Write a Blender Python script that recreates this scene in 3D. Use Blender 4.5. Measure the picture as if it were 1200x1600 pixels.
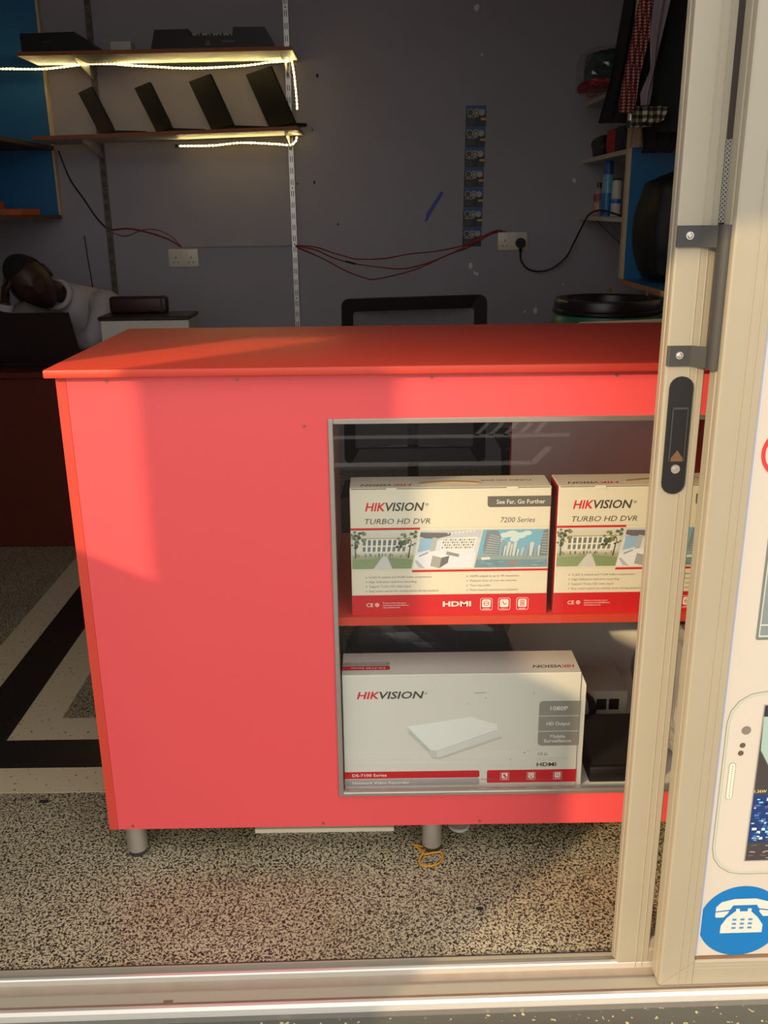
import bpy, bmesh, math, random
from mathutils import Vector, Matrix
random.seed(7)
S = bpy.context.scene
for o in list(bpy.data.objects): bpy.data.objects.remove(o)
C = S.collection
PI = math.pi

# ------------------------------------------------------------------ camera
cam_d = bpy.data.cameras.new('camera'); cam = bpy.data.objects.new('camera', cam_d); C.objects.link(cam)
pitch, roll, yaw = 0.3152, -0.0116, 0.0046
fw = Vector((math.sin(yaw)*math.cos(pitch), math.cos(yaw)*math.cos(pitch), -math.sin(pitch)))
rt = Vector((math.cos(yaw), -math.sin(yaw), 0)); up = rt.cross(fw)
a = math.cos(roll)*rt + math.sin(roll)*up; b = -math.sin(roll)*rt + math.cos(roll)*up
M = Matrix((a, b, -fw)).transposed().to_4x4(); M.translation = (0, 0, 1.32)
cam.matrix_world = M
cam_d.sensor_fit = 'VERTICAL'; cam_d.sensor_height = 24.0; cam_d.lens = 24.0*1454.13/1600
cam_d.clip_start = 0.02
S.camera = cam
# ------------------------------------------------------------------ world, sun, exposure
w = bpy.data.worlds.new('sky'); S.world = w; w.use_nodes = True
bg = w.node_tree.nodes['Background']; bg.inputs[0].default_value = (1.0, 0.97, 0.93, 1); bg.inputs[1].default_value = 1.75
sd = bpy.data.lights.new('sun', 'SUN'); sun = bpy.data.objects.new('sun', sd); C.objects.link(sun)
sd.energy = 3.5; sd.angle = 0.012; sd.color = (1.0, 0.70, 0.38)
sun_dir = Vector((0.7071, 0.7071, -0.364))
sun.rotation_euler = sun_dir.to_track_quat('-Z', 'Y').to_euler(); sun.location = (-6, -6, 4)
S.view_settings.view_transform = 'Standard'; S.view_settings.look = 'None'
S.view_settings.gamma = 1.0; S.view_settings.use_curve_mapping = False
S.view_settings.exposure = 0.08

# ------------------------------------------------------------------ helpers
def lin(c):
    def f(x):
        x /= 255.0
        return x/12.92 if x <= 0.04045 else ((x+0.055)/1.055)**2.4
    return tuple(f(x) for x in c)
MATS = {}
def mat(name, col=(200, 200, 200), rough=0.5, metal=0.0, spec=0.5, bump=0.0, bscale=200.0, var=0.0, vscale=6.0, emit=None, estr=0.0, raw=None, coat=0.0):
    if name in MATS: return MATS[name]
    m = bpy.data.materials.new(name); m.use_nodes = True; nt = m.node_tree; p = nt.nodes['Principled BSDF']
    base = raw if raw else lin(col)
    p.inputs['Base Color'].default_value = (*base, 1); p.inputs['Roughness'].default_value = rough
    p.inputs['Metallic'].default_value = metal; p.inputs['Specular IOR Level'].default_value = spec
    p.inputs['Coat Weight'].default_value = coat
    tc = nt.nodes.new('ShaderNodeTexCoord')
    if var > 0:
        n = nt.nodes.new('ShaderNodeTexNoise'); n.inputs['Scale'].default_value = vscale; n.inputs['Detail'].default_value = 4
        nt.links.new(tc.outputs['Object'], n.inputs['Vector'])
        mx = nt.nodes.new('ShaderNodeMix'); mx.data_type = 'RGBA'
        mx.inputs[6].default_value = (*[x*(1-var) for x in base], 1); mx.inputs[7].default_value = (*[min(1, x*(1+var)) for x in base], 1)
        nt.links.new(n.outputs['Fac'], mx.inputs[0]); nt.links.new(mx.outputs[2], p.inputs['Base Color'])
    if bump > 0:
        n2 = nt.nodes.new('ShaderNodeTexNoise'); n2.inputs['Scale'].default_value = bscale; n2.inputs['Detail'].default_value = 3
        nt.links.new(tc.outputs['Object'], n2.inputs['Vector'])
        bn = nt.nodes.new('ShaderNodeBump'); bn.inputs['Strength'].default_value = bump; bn.inputs['Distance'].default_value = 0.002
        nt.links.new(n2.outputs['Fac'], bn.inputs['Height']); nt.links.new(bn.outputs['Normal'], p.inputs['Normal'])
    if emit:
        p.inputs['Emission Color'].default_value = (*lin(emit), 1); p.inputs['Emission Strength'].default_value = estr
    MATS[name] = m
    return m

XF = {}   # object -> world matrix of its frame (things are only moved and turned about Z)
def frame(o): return XF.get(o.name, Matrix())
def thing(name, label=None, cat=None, loc=(0, 0, 0), rz=0.0, group=None, kind=None, parent=None):
    o = bpy.data.objects.new(name, None); C.objects.link(o); o.empty_display_size = 0.05
    o.location = loc; o.rotation_euler = (0, 0, rz)
    XF[o.name] = Matrix.Translation(loc) @ Matrix.Rotation(rz, 4, 'Z')
    tag(o, label, cat, group, kind); return o
def tag(o, label=None, cat=None, group=None, kind=None):
    if label: o['label'] = label
    if cat: o['category'] = cat
    if group: o['group'] = group
    if kind: o['kind'] = kind
    return o
def obj(name, bm, m, parent=None, world=True, smooth=False):
    """link a bmesh (or mesh) as one object; world=True: vertices are given in world space"""
    if isinstance(bm, bmesh.types.BMesh):
        if parent is not None and world: bm.transform(frame(parent).inverted())
        me = bpy.data.meshes.new(name); bm.normal_update(); bm.to_mesh(me); bm.free()
    else:
        me = bm
        if parent is not None and world: me.transform(frame(parent).inverted())
    if m is not None:
        me.materials.clear(); me.materials.append(m)
    if smooth:
        me.polygons.foreach_set('use_smooth', [True]*len(me.polygons))
        try: me.set_sharp_from_angle(angle=math.radians(smooth if smooth is not True else 50))
        except Exception: pass
    o = bpy.data.objects.new(name, me); C.objects.link(o)
    if parent is not None:
        o.parent = parent; XF[o.name] = frame(parent)
    return o
def copy_tree(o, parent=None):
    c = o.copy(); C.objects.link(c); c.parent = parent
    if parent is not None: c.matrix_parent_inverse = o.matrix_parent_inverse
    for ch in [x for x in o.children]: copy_tree(ch, c)
    return c
def B(): return bmesh.new()
def box(bm, x0, x1, y0, y1, z0, z1, bev=0.0, seg=1):
    r = bmesh.ops.create_cube(bm, size=1.0); vs = r['verts']
    for v in vs:
        v.co = Vector(((x0+x1)/2+v.co.x*(x1-x0), (y0+y1)/2+v.co.y*(y1-y0), (z0+z1)/2+v.co.z*(z1-z0)))
    if bev > 0:
        es = list({e for v in vs for e in v.link_edges})
        bmesh.ops.bevel(bm, geom=es, offset=bev, segments=seg, affect='EDGES', profile=0.5)
    return bm
def bx(*a, **k): return box(B(), *a, **k)
def tube(bm, pts, r, seg=8, close=False, caps=True):
    pts = [Vector(p) for p in pts]; n = len(pts)
    rr = r if isinstance(r, (list, tuple)) else [r]*n
    rings = []; prev = None
    for i, p in enumerate(pts):
        if close: t = pts[(i+1) % n]-pts[i-1]
        else: t = pts[min(i+1, n-1)]-pts[max(i-1, 0)]
        t.normalize()
        if prev is None:
            u = t.orthogonal().normalized()
        else:
            u = (prev-t*prev.dot(t)).normalized()
        prev = u; v = t.cross(u)
        rings.append([bm.verts.new(p+rr[i]*(math.cos(2*PI*k/seg)*u+math.sin(2*PI*k/seg)*v)) for k in range(seg)])
    for i in range(n if close else n-1):
        A, D = rings[i], rings[(i+1) % n]
        for k in range(seg): bm.faces.new((A[k], A[(k+1) % seg], D[(k+1) % seg], D[k]))
    if caps and not close:
        bm.faces.new(rings[0][::-1]); bm.faces.new(rings[-1])
    return bm
def smooth_path(pts, n=6):
    """Catmull-Rom through pts"""
    P = [Vector(p) for p in pts]; P = [P[0]*2-P[1]]+P+[P[-1]*2-P[-2]]; out = []
    for i in range(1, len(P)-2):
        for k in range(n):
            t = k/n; p0, p1, p2, p3 = P[i-1:i+3]
            out.append(0.5*((2*p1)+(p2-p0)*t+(2*p0-5*p1+4*p2-p3)*t*t+(3*p1-p0-3*p2+p3)*t**3))
    out.append(P[-2]); return out
def lathe(bm, prof, cx, cy, seg=32):
    """prof: list of (radius, z)"""
    rings = []
    for r, z in prof:
        if r < 1e-5: rings.append([bm.verts.new((cx, cy, z))])
        else: rings.append([bm.verts.new((cx+r*math.cos(2*PI*k/seg), cy+r*math.sin(2*PI*k/seg), z)) for k in range(seg)])
    for A, D in zip(rings, rings[1:]):
        for k in range(seg):
            k2 = (k+1) % seg
            if len(A) == 1: f = (A[0], D[k2], D[k]) if len(D) > 1 else None
            elif len(D) == 1: f = (A[k], A[k2], D[0])
            else: f = (A[k], A[k2], D[k2], D[k])
            if f: bm.faces.new(f)
    bmesh.ops.recalc_face_normals(bm, faces=bm.faces[:])
    return bm
def prism(bm, poly, axis, lo, hi):
    """extrude a polygon of 2D points; axis 'x': pts=(y,z), 'y': pts=(x,z), 'z': pts=(x,y)"""
    def P(p, t):
        return {'x': (t, p[0], p[1]), 'y': (p[0], t, p[1]), 'z': (p[0], p[1], t)}[axis]
    A = [bm.verts.new(P(p, lo)) for p in poly]; D = [bm.verts.new(P(p, hi)) for p in poly]; n = len(poly)
    bm.faces.new(A); bm.faces.new(D[::-1])
    for i in range(n): bm.faces.new((A[i], D[i], D[(i+1) % n], A[(i+1) % n]))
    bmesh.ops.recalc_face_normals(bm, faces=bm.faces[:])
    return bm

# flat print: coloured polygons and lettering on a face
ink = bpy.data.materials.new('printed_ink'); ink.use_nodes = True
_p = ink.node_tree.nodes['Principled BSDF']; _a = ink.node_tree.nodes.new('ShaderNodeAttribute'); _a.attribute_name = 'Col'
ink.node_tree.links.new(_a.outputs['Color'], _p.inputs['Base Color']); _p.inputs['Roughness'].default_value = 0.45
TXT = {}
def text_tris(s, bold, shear):
    k = (s, bold, shear)
    if k in TXT: return TXT[k]
    cu = bpy.data.curves.new('lettering', 'FONT'); cu.body = s; cu.size = 1.0; cu.offset = bold; cu.shear = shear; cu.resolution_u = 2
    o = bpy.data.objects.new('lettering', cu); C.objects.link(o)
    dg = bpy.context.evaluated_depsgraph_get(); e = o.evaluated_get(dg); me = e.to_mesh()
    vs = [(v.co.x, v.co.y) for v in me.vertices]; fs = [tuple(p.vertices) for p in me.polygons]
    e.to_mesh_clear(); bpy.data.objects.remove(o); bpy.data.curves.remove(cu)
    TXT[k] = (vs, fs); return TXT[k]
class Print:
    """2D drawing in metres on a plane: o + u*x + v*y, lifted along n by layers"""
    def __init__(s, o, u, v, n, lift=0.00025):
        s.o, s.u, s.v, s.n = Vector(o), Vector(u).normalized(), Vector(v).normalized(), Vector(n).normalized()
        s.su = s.sv = 1.0; s.lift = lift; s.V = []; s.F = []; s.K = []
    def pt(s, x, y, l): return s.o+s.u*(x*s.su)+s.v*(y*s.sv)+s.n*(s.lift*(l+0.018*(len(s.F) % 45)))
    def poly(s, pts, col, l=1):
        i = len(s.V); s.V += [s.pt(x, y, l) for x, y in pts]; s.F.append(tuple(range(i, i+len(pts)))); s.K.append(lin(col)); return s
    def rect(s, x0, y0, x1, y1, col, l=1): return s.poly([(x0, y0), (x1, y0), (x1, y1), (x0, y1)], col, l)
    def rrect(s, x0, y0, x1, y1, r, col, l=1, corners=(1, 1, 1, 1)):
        P = []
        for (cx, cy, a0), on in zip(((x0+r, y0+r, PI), (x1-r, y0+r, 1.5*PI), (x1-r, y1-r, 0), (x0+r, y1-r, .5*PI)), corners):
            if on: P += [(cx+r*math.cos(a0+k*PI/8), cy+r*math.sin(a0+k*PI/8)) for k in range(5)]
            else: P.append((x0 if cx < (x0+x1)/2 else x1, y0 if cy < (y0+y1)/2 else y1))
        return s.poly(P, col, l)
    def disc(s, x, y, r, col, l=1, ry=None, n=28):
        ry = ry or r
        return s.poly([(x+r*math.cos(2*PI*k/n), y+ry*math.sin(2*PI*k/n)) for k in range(n)], col, l)
    def ring(s, x, y, r, t, col, l=1, n=32):
        for k in range(n):
            a0, a1 = 2*PI*k/n, 2*PI*(k+1)/n
            s.poly([(x+r*math.cos(a0), y+r*math.sin(a0)), (x+r*math.cos(a1), y+r*math.sin(a1)), (x+(r-t)*math.cos(a1), y+(r-t)*math.sin(a1)), (x+(r-t)*math.cos(a0), y+(r-t)*math.sin(a0))], col, l)
        return s
    def line(s, x0, y0, x1, y1, t, col, l=1):
        d = Vector((x1-x0, y1-y0)); n = Vector((-d.y, d.x)).normalized()*t/2
        return s.poly([(x0-n.x, y0-n.y), (x1-n.x, y1-n.y), (x1+n.x, y1+n.y), (x0+n.x, y0+n.y)], col, l)
    def text(s, t, x, y, h, col, l=2, width=None, bold=0.0, shear=0.0, flip=False, align='l'):
        vs, fs = text_tris(t, bold, shear)
        if not vs: return s
        x0 = min(v[0] for v in vs); x1 = max(v[0] for v in vs); k = h/0.70; kx = k
        if width: kx = width/(x1-x0)
        wd = (x1-x0)*kx; ox = x if align == 'l' else (x-wd/2 if align == 'c' else x-wd)
        i = len(s.V)
        for vx, vy in vs:
            px, py = ox+(vx-x0)*kx, y+vy*k
            if flip: px, py = 2*ox+wd-px, 2*y+h-py
            s.V.append(s.pt(px, py, l))
        for f in fs:
            s.F.append(tuple(i+q for q in f)); s.K.append(lin(col))
        return s
    def build(s, name, parent):
        me = bpy.data.meshes.new(name); me.from_pydata([tuple(v) for v in s.V], [], s.F)
        at = me.color_attributes.new('Col', 'FLOAT_COLOR', 'CORNER')
        for p, k in zip(me.polygons, s.K):
            for li in p.loop_indices: at.data[li].color = (*k, 1)
        return obj(name, me, ink, parent)
GREYTX = (78, 74, 70); HRED = (214, 40, 45); SIGN_RED = (205, 36, 42)

# ------------------------------------------------------------------ procedural surface materials
def nodes(name):
    m = bpy.data.materials.new(name); m.use_nodes = True; MATS[name] = m
    return m, m.node_tree, m.node_tree.nodes['Principled BSDF'], m.node_tree.nodes.new('ShaderNodeTexCoord')
def ramp(nt, stops, interp='LINEAR'):
    r = nt.nodes.new('ShaderNodeValToRGB'); r.color_ramp.interpolation = interp
    while len(r.color_ramp.elements) < len(stops): r.color_ramp.elements.new(0.5)
    for e, (p, c) in zip(r.color_ramp.elements, stops): e.position = p; e.color = (*c, 1)
    return r
def noise(nt, tc, scale, detail=2, dist=0.0):
    n = nt.nodes.new('ShaderNodeTexNoise'); n.inputs['Scale'].default_value = scale; n.inputs['Detail'].default_value = detail
    n.inputs['Distortion'].default_value = dist; nt.links.new(tc.outputs['Object'], n.inputs['Vector']); return n
def mixc(nt, fac, c1, c2, mode='MIX'):
    x = nt.nodes.new('ShaderNodeMix'); x.data_type = 'RGBA'; x.blend_type = mode
    for inp, c in ((x.inputs[0], fac), (x.inputs[6], c1), (x.inputs[7], c2)):
        if hasattr(c, 'is_output'): nt.links.new(c, inp)
        elif isinstance(c, tuple): inp.default_value = (*c, 1)
        else: inp.default_value = c
    return x.outputs[2]
# squiggly two-tone terrazzo
m_floor, nt, p, tc = nodes('terrazzo')
n1 = noise(nt, tc, 215, 1.0, 0.9)
r1 = ramp(nt, [(0.45, lin((42, 36, 32))), (0.52, lin((188, 178, 148)))]); nt.links.new(n1.outputs['Fac'], r1.inputs['Fac'])
n2 = noise(nt, tc, 4, 3); r2 = ramp(nt, [(0.35, (0.84, 0.82, 0.76)), (0.65, (1, 1, 1))]); nt.links.new(n2.outputs['Fac'], r2.inputs['Fac'])
nt.links.new(mixc(nt, 1.0, r1.outputs['Color'], r2.outputs['Color'], 'MULTIPLY'), p.inputs['Base Color'])
p.inputs['Roughness'].default_value = 0.45
def chips(name, base, chip, scale, thr, rough=0.4):
    m, nt, p, tc = nodes(name)
    v = nt.nodes.new('ShaderNodeTexNoise'); v.inputs['Scale'].default_value = scale; v.inputs['Detail'].default_value = 2
    nt.links.new(tc.outputs['Object'], v.inputs['Vector'])
    r = ramp(nt, [(thr, chip), (thr+0.02, base)]); nt.links.new(v.outputs['Fac'], r.inputs['Fac'])
    nt.links.new(r.outputs['Color'], p.inputs['Base Color']); p.inputs['Roughness'].default_value = rough
    return m
m_strip_w = chips('cream_terrazzo', lin((205, 190, 158)), lin((60, 50, 42)), 90, 0.31)
m_strip_b = chips('black_terrazzo', lin((30, 26, 26)), lin((120, 112, 105)), 110, 0.27)
m_step = chips('step_terrazzo', lin((84, 82, 74)), lin((190, 178, 130)), 95, 0.315)
# painted wall
m_wall, nt, p, tc = nodes('lilac_grey_paint')
n1 = noise(nt, tc, 2.2, 4); nt.links.new(mixc(nt, n1.outputs['Fac'], lin((150, 145, 154)), lin((166, 160, 168))), p.inputs['Base Color'])
p.inputs['Roughness'].default_value = 0.6
n2 = noise(nt, tc, 60, 4); bn = nt.nodes.new('ShaderNodeBump'); bn.inputs['Strength'].default_value = 0.15; bn.inputs['Distance'].default_value = 0.003
nt.links.new(n2.outputs['Fac'], bn.inputs['Height']); nt.links.new(bn.outputs['Normal'], p.inputs['Normal'])
# clear glass that lets light through
def glass(name, tint=(1, 1, 1), fres=1.5):
    m = bpy.data.materials.new(name); m.use_nodes = True; nt = m.node_tree; nt.nodes.clear()
    out = nt.nodes.new('ShaderNodeOutputMaterial'); t = nt.nodes.new('ShaderNodeBsdfTransparent'); t.inputs[0].default_value = (*tint, 1)
    g = nt.nodes.new('ShaderNodeBsdfGlossy'); g.inputs['Roughness'].default_value = 0.0
    fr = nt.nodes.new('ShaderNodeFresnel'); fr.inputs[0].default_value = fres; mx = nt.nodes.new('ShaderNodeMixShader')
    ge = nt.nodes.new('ShaderNodeNewGeometry'); iv = nt.nodes.new('ShaderNodeMath'); iv.operation = 'SUBTRACT'; iv.inputs[0].default_value = 1.0; nt.links.new(ge.outputs['Backfacing'], iv.inputs[1])
    ml = nt.nodes.new('ShaderNodeMath'); ml.operation = 'MULTIPLY'; nt.links.new(fr.outputs[0], ml.inputs[0]); nt.links.new(iv.outputs[0], ml.inputs[1])
    nt.links.new(ml.outputs[0], mx.inputs[0]); nt.links.new(t.outputs[0], mx.inputs[1]); nt.links.new(g.outputs[0], mx.inputs[2]); nt.links.new(mx.outputs[0], out.inputs[0])
    MATS[name] = m; return m
m_glass = glass('clear_glass', (0.97, 0.98, 0.97))
m_plastic_clear = glass('clear_plastic_film', (0.86, 0.88, 0.87), 1.6)
m_alu = mat('champagne_aluminium', (164, 157, 138), 0.42, 0.15, 0.5, var=0.05, vscale=9)
m_alu2 = mat('silver_aluminium', (188, 184, 176), 0.3, 0.75)
m_dark = mat('dark_grey_coating', (62, 62, 60), 0.45, 0.2)
m_blackp = mat('black_plastic', (15, 14, 14), 0.5)
m_steel = mat('brushed_steel', (196, 190, 180), 0.32, 0.75)
m_white = mat('white_paint', (196, 190, 178), 0.5, var=0.04)
m_mel = mat('white_melamine', (240, 237, 230), 0.45)
m_red = mat('coral_red_laminate', raw=(0.80, 0.088, 0.095), rough=0.42, spec=0.5, var=0.03, vscale=3)
m_redtop = mat('orange_red_laminate', raw=(0.64, 0.056, 0.030), rough=0.5, spec=0.5, var=0.03, vscale=3)
m_blue = mat('blue_laminate', (38, 108, 160), 0.45)
m_woodedge = mat('raw_board_edge', (176, 124, 84), 0.7, var=0.15, vscale=60)
m_paleedge = mat('pale_board_edge', (206, 184, 148), 0.6, var=0.1, vscale=60)
m_shelf = mat('brown_shelf_edge', (150, 86, 52), 0.6, var=0.15, vscale=40)
m_ceil = mat('ceiling_paint', (190, 188, 184), 0.8)
m_ext = mat('outside_plaster', (190, 184, 170), 0.8, var=0.06)
m_ground = mat('paving', (122, 114, 102), 0.85, var=0.12, vscale=3)
m_asphalt = mat('asphalt', (70, 66, 64), 0.9, var=0.15, vscale=5)
m_rust = mat('dirty_track', (120, 92, 70), 0.7, var=0.3, vscale=30)

# ================================================================== SETTING
YB = 4.77
XL_, XR_ = -2.25, 1.62
HC = 3.15
PHI = 0.0204; D0 = Vector((0.4168, 1.379, 0))
fl = tag(obj('floor', bx(XL_, XR_, 1.335, YB, -0.05, 0.0), m_floor), kind='structure')
# concentric inlaid border of the terrazzo floor
def inlay(x0, x1, y0, y1, t, m):
    for q in ((x0, x1, y0, y0+t), (x0, x1, y1-t, y1), (x0, x0+t, y0+t, y1-t), (x1-t, x1, y0+t, y1-t)):
        obj('inlay_strip', bx(q[0], q[1], q[2], q[3], 0.0, 0.0012), m, fl)
inlay(-1.222, 1.18, 1.915, 4.10, 0.104, m_strip_w)
inlay(-1.118, 1.076, 2.019, 3.996, 0.129, m_strip_b)
inlay(-0.989, 0.947, 2.148, 3.867, 0.110, m_strip_w)
tag(obj('wall_back', bx(XL_-0.1, XR_+0.1, YB, YB+0.12, -0.05, HC), m_wall), kind='structure')
tag(obj('wall_left', bx(XL_-0.12, XL_, 1.25, YB, -0.05, HC), m_wall), kind='structure')
tag(obj('wall_right', bx(XR_, XR_+0.12, 1.42, YB, -0.05, HC), m_wall), kind='structure')
tag(obj('ceiling', bx(XL_-0.1, XR_+0.1, 1.25, YB+0.1, HC, HC+0.1), m_ceil), kind='structure')
wf = tag(obj('wall_front', bx(XL_-0.6, -1.072, 1.25, 1.40, -0.05, 3.3), m_ext), kind='structure')
tag(obj('wall_lintel', bx(-1.072, 2.3, 1.25, 1.42, 2.72, 3.3), m_ext), kind='structure')
tag(obj('wall_pier', bx(1.78, 2.3, 1.25, 1.45, -0.05, 2.72), m_ext), kind='structure')
# outside: terrazzo step, paving, and added unseen sun blockers (pillar with plinth, low slab, board)
tag(obj('floor_step', bx(-3.2, 2.6, 0.55, 1.335, -0.30, -0.020), m_step), kind='structure')
tag(obj('ground', bx(-14, 14, -1.9, 0.55, -0.5, -0.30), m_ground), kind='structure')
bm = bx(-2.325, -2.075, -0.46, -0.21, -0.30, 3.0, bev=0.01)
box(bm, -2.36, -1.79, -0.52, -0.16, -0.30, 1.50, bev=0.01)
tag(obj('sun_blocker_pillar', bm, m_ext), kind='structure')  # invented pillar out of view, throws the shade band across the counter front
tag(obj('sun_blocker_low', prism(B(), [(-2.02, -0.30), (-1.62, -0.30), (-1.62, 1.255), (-2.02, 1.44)], 'y', 0.40, 0.48), m_ext), kind='structure')  # made-up slab, top slanted to end the left sun patch
bm = prism(B(), [(-3.1, 2.9), (-3.1, 2.29), (-2.3, 2.29), (-2.05, 2.08), (-1.50, 2.08), (-1.25, 2.14), (-0.95, 2.18), (-0.95, 2.9)], 'y', -0.36, -0.32)
tag(obj('sun_blocker_board', bm, mat('blocker_board', (150, 146, 140), 0.7)), kind='structure')  # made-up board, lower edge shaped to keep sun off the counter top
# the street: asphalt with painted parking marks, reflected in the counter's glass
rd = tag(obj('floor_street', bx(-14, 14, -9, -1.9, -0.5, -0.30), m_asphalt), kind='structure')
tag(obj('floor_pavement', bx(-14, 14, -20, -9, -0.5, -0.28), m_ground), kind='structure')
m_paint = mat('road_paint', (226, 222, 212), 0.8)
def mark(x0, y0, x1, y1, w_):
    d = Vector((x1-x0, y1-y0)); n_ = Vector((-d.y, d.x)).normalized()*w_/2
    obj('road_marking', prism(B(), [(x0-n_.x, y0-n_.y), (x1-n_.x, y1-n_.y), (x1+n_.x, y1+n_.y), (x0+n_.x, y0+n_.y)], 'z', -0.30, -0.297), m_paint, rd)
mark(-2.4, -3.43, 1.45, -3.41, 0.11); mark(-2.4, -2.66, 1.02, -2.63, 0.11); mark(1.02, -2.62, 1.205, -3.06, 0.05)
for k in range(5): mark(0.725+0.109*k, -3.43, 0.895+0.112*k, -3.95, 0.035)

# small wall marks (filler patches and old nail holes)
wb = bpy.data.objects['wall_back']
m_chip = mat('bare_filler', (225, 222, 218), 0.8); m_hole = mat('old_nail_hole', (58, 50, 48), 0.8)
for i, (x, z, r, q) in enumerate([(0.465, 1.046, .012, 0), (0.498, 1.005, .008, 0), (0.486, 1.012, .006, 0), (0.798, 0.823, .012, 0), (0.743, 0.818, .005, 0), (0.931, 0.948, .004, 0), (0.474, 2.19, .012, 0), (0.502, 1.996, .005, 0), (0.96, 1.44, .009, 0),
                        (-0.265, 1.914, .012, 1), (-0.297, 1.679, .006, 1), (-0.296, 1.444, .010, 1), (-0.378, 1.439, .006, 1), (-0.187, 1.25, .007, 1)]):
    bm = B(); n = 9; vs = []
    r *= 0.6 if q else 1
    pl = [(x+r*(0.7+0.5*random.random())*math.cos(2*PI*k/n), z+r*(1.0+0.6*random.random())*math.sin(2*PI*k/n)) for k in range(n)]
    prism(bm, pl, 'y', YB-0.002, YB+0.001)
    obj('filler_patch' if q == 0 else 'nail_hole', bm, m_hole if q else m_chip, wb)

# ------------------------------------------------------------------ door track and leaves
def dthing(name, **k): return thing(name, loc=tuple(D0), rz=PHI, **k)
sill = dthing('trim_1', kind='structure'); sill['label'] = 'aluminium sliding door track across the threshold'
def extr(bm, prof, x0, x1):   # profile (y,z) in door frame: y=0 at inner face of the leaf, negative towards the street
    return prism(bm, prof, 'x', x0, x1)
SX0, SX1 = -1.50, 1.38
obj('base_plate', extr(B(), [(-0.004, -0.02), (-0.004, 0.004), (-0.012, 0.004), (-0.012, 0.001), (-0.100, -0.008), (-0.100, -0.02)], SX0, SX1), m_alu2, sill, False)
obj('inner_lip', extr(B(), [(0.0, -0.01), (0.0, 0.010), (-0.004, 0.010), (-0.004, -0.01)], SX0, SX1), m_alu, sill, False)
obj('dirt_channel', extr(B(), [(0.012, -0.01), (0.012, 0.0015), (0.0, 0.0015), (0.0, -0.01)], SX0, SX1), mat('grimy_joint', (70, 54, 44), .8, var=.3, vscale=40), sill, False)
obj('track_rail', extr(B(), [(-0.022, -0.005), (-0.022, 0.013), (-0.0235, 0.0155), (-0.029, 0.0155), (-0.0305, 0.013), (-0.0305, -0.005)], SX0, SX1), mat('worn_bright_aluminium', (222, 218, 208), .3, .5), sill, False)
obj('track_bed', extr(B(), [(-0.0305, -0.01), (-0.0305, 0.002), (-0.056, -0.0005), (-0.056, -0.01)], SX0, SX1), mat('dusty_aluminium', (165, 150, 132), .6, .2, var=.15, vscale=25), sill, False)
obj('outer_ledge', extr(B(), [(-0.056, -0.015), (-0.056, 0.006), (-0.060, 0.007), (-0.082, 0.004), (-0.082, -0.015)], SX0, SX1), m_alu, sill, False)
obj('seam', extr(B(), [(-0.0795, 0.0), (-0.0795, 0.0048), (-0.083, 0.0042), (-0.083, 0.0)], SX0, SX1), m_rust, sill, False)
obj('nosing', extr(B(), [(-0.083, -0.02), (-0.083, 0.004), (-0.086, 0.006), (-0.092, 0.006), (-0.097, 0.002), (-0.099, -0.006), (-0.099, -0.02)], SX0, SX1), mat('worn_bright_aluminium'), sill, False)
for x in (-0.80,): obj('drain_slot', bx(x-0.008, x+0.008, -0.0795, -0.0745, 0.002, 0.0058), m_rust, sill, False)

def stile(bm, x0, x1, y0, y1, z0, z1, grooves=()):
    """vertical aluminium profile with rounded outer corners and fine grooves in the street face (y0)"""
    pr = [(x0, y1), (x0, y0+0.018), (x0+0.0015, y0+0.017), (x0+0.0015, y0+0.013), (x0, y0+0.012), (x0, y0+0.005), (x0+0.001, y0+0.001), (x0+0.004, y0)]
    for g in grooves: pr += [(g-0.0012, y0), (g-0.0006, y0-0.0010), (g+0.0006, y0-0.0010), (g+0.0012, y0)]
    pr += [(x1-0.001, y0), (x1, y0+0.001), (x1, y1)]
    return prism(bm, pr, 'z', z0, z1)
d1 = dthing('door_1', kind='structure'); d1['label'] = 'open sliding door leaf of pale aluminium with clear glass'
L1y0, L1y1 = -0.030, 0.0
ZB1 = 0.004
obj('stile', stile(B(), 0.0, 0.0585, L1y0, L1y1, ZB1, 2.70, (0.036, 0.0475)), m_alu, d1, False)
obj('stile', stile(B(), 0.905, 0.965, L1y0, L1y1, ZB1, 2.70, ()), m_alu, d1, False)
obj('bottom_rail', prism(B(), [(L1y1, ZB1), (L1y0, ZB1), (L1y0, 0.040), (L1y0+0.003, 0.044), (L1y0+0.003, 0.055), (L1y0+0.010, 0.062), (L1y1, 0.062)], 'x', 0.0585, 0.905), m_alu, d1, False)
obj('top_rail', bx(0.0585, 0.905, L1y0, L1y1, 2.64, 2.70), m_alu, d1, False)
obj('glass_pane', bx(0.056, 0.908, -0.017, -0.012, 0.058, 2.645), m_glass, d1, False)
obj('gasket', bx(0.0585, 0.0605, -0.024, -0.006, 0.062, 2.64), m_blackp, d1, False)
# perforated window film piece on that pane
m_perf, nt, p, tc = nodes('perforated_film')
mp = nt.nodes.new('ShaderNodeMapping'); mp.inputs['Rotation'].default_value = (0, PI/4, 0); mp.inputs['Scale'].default_value = (1/0.0042,)*3
nt.links.new(tc.outputs['Object'], mp.inputs['Vector'])
sx = nt.nodes.new('ShaderNodeSeparateXYZ'); nt.links.new(mp.outputs[0], sx.inputs[0])
def mth(op, a_, b_=None):
    n = nt.nodes.new('ShaderNodeMath'); n.operation = op
    for i, v in enumerate((a_, b_)):
        if v is None: continue
        if hasattr(v, 'is_output'): nt.links.new(v, n.inputs[i])
        else: n.inputs[i].default_value = v
    return n.outputs[0]
fx = mth('SUBTRACT', mth('FRACT', sx.outputs[0]), 0.5); fz = mth('SUBTRACT', mth('FRACT', sx.outputs[2]), 0.5)
rr = mth('SQRT', mth('ADD', mth('MULTIPLY', fx, fx), mth('MULTIPLY', fz, fz)))
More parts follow.
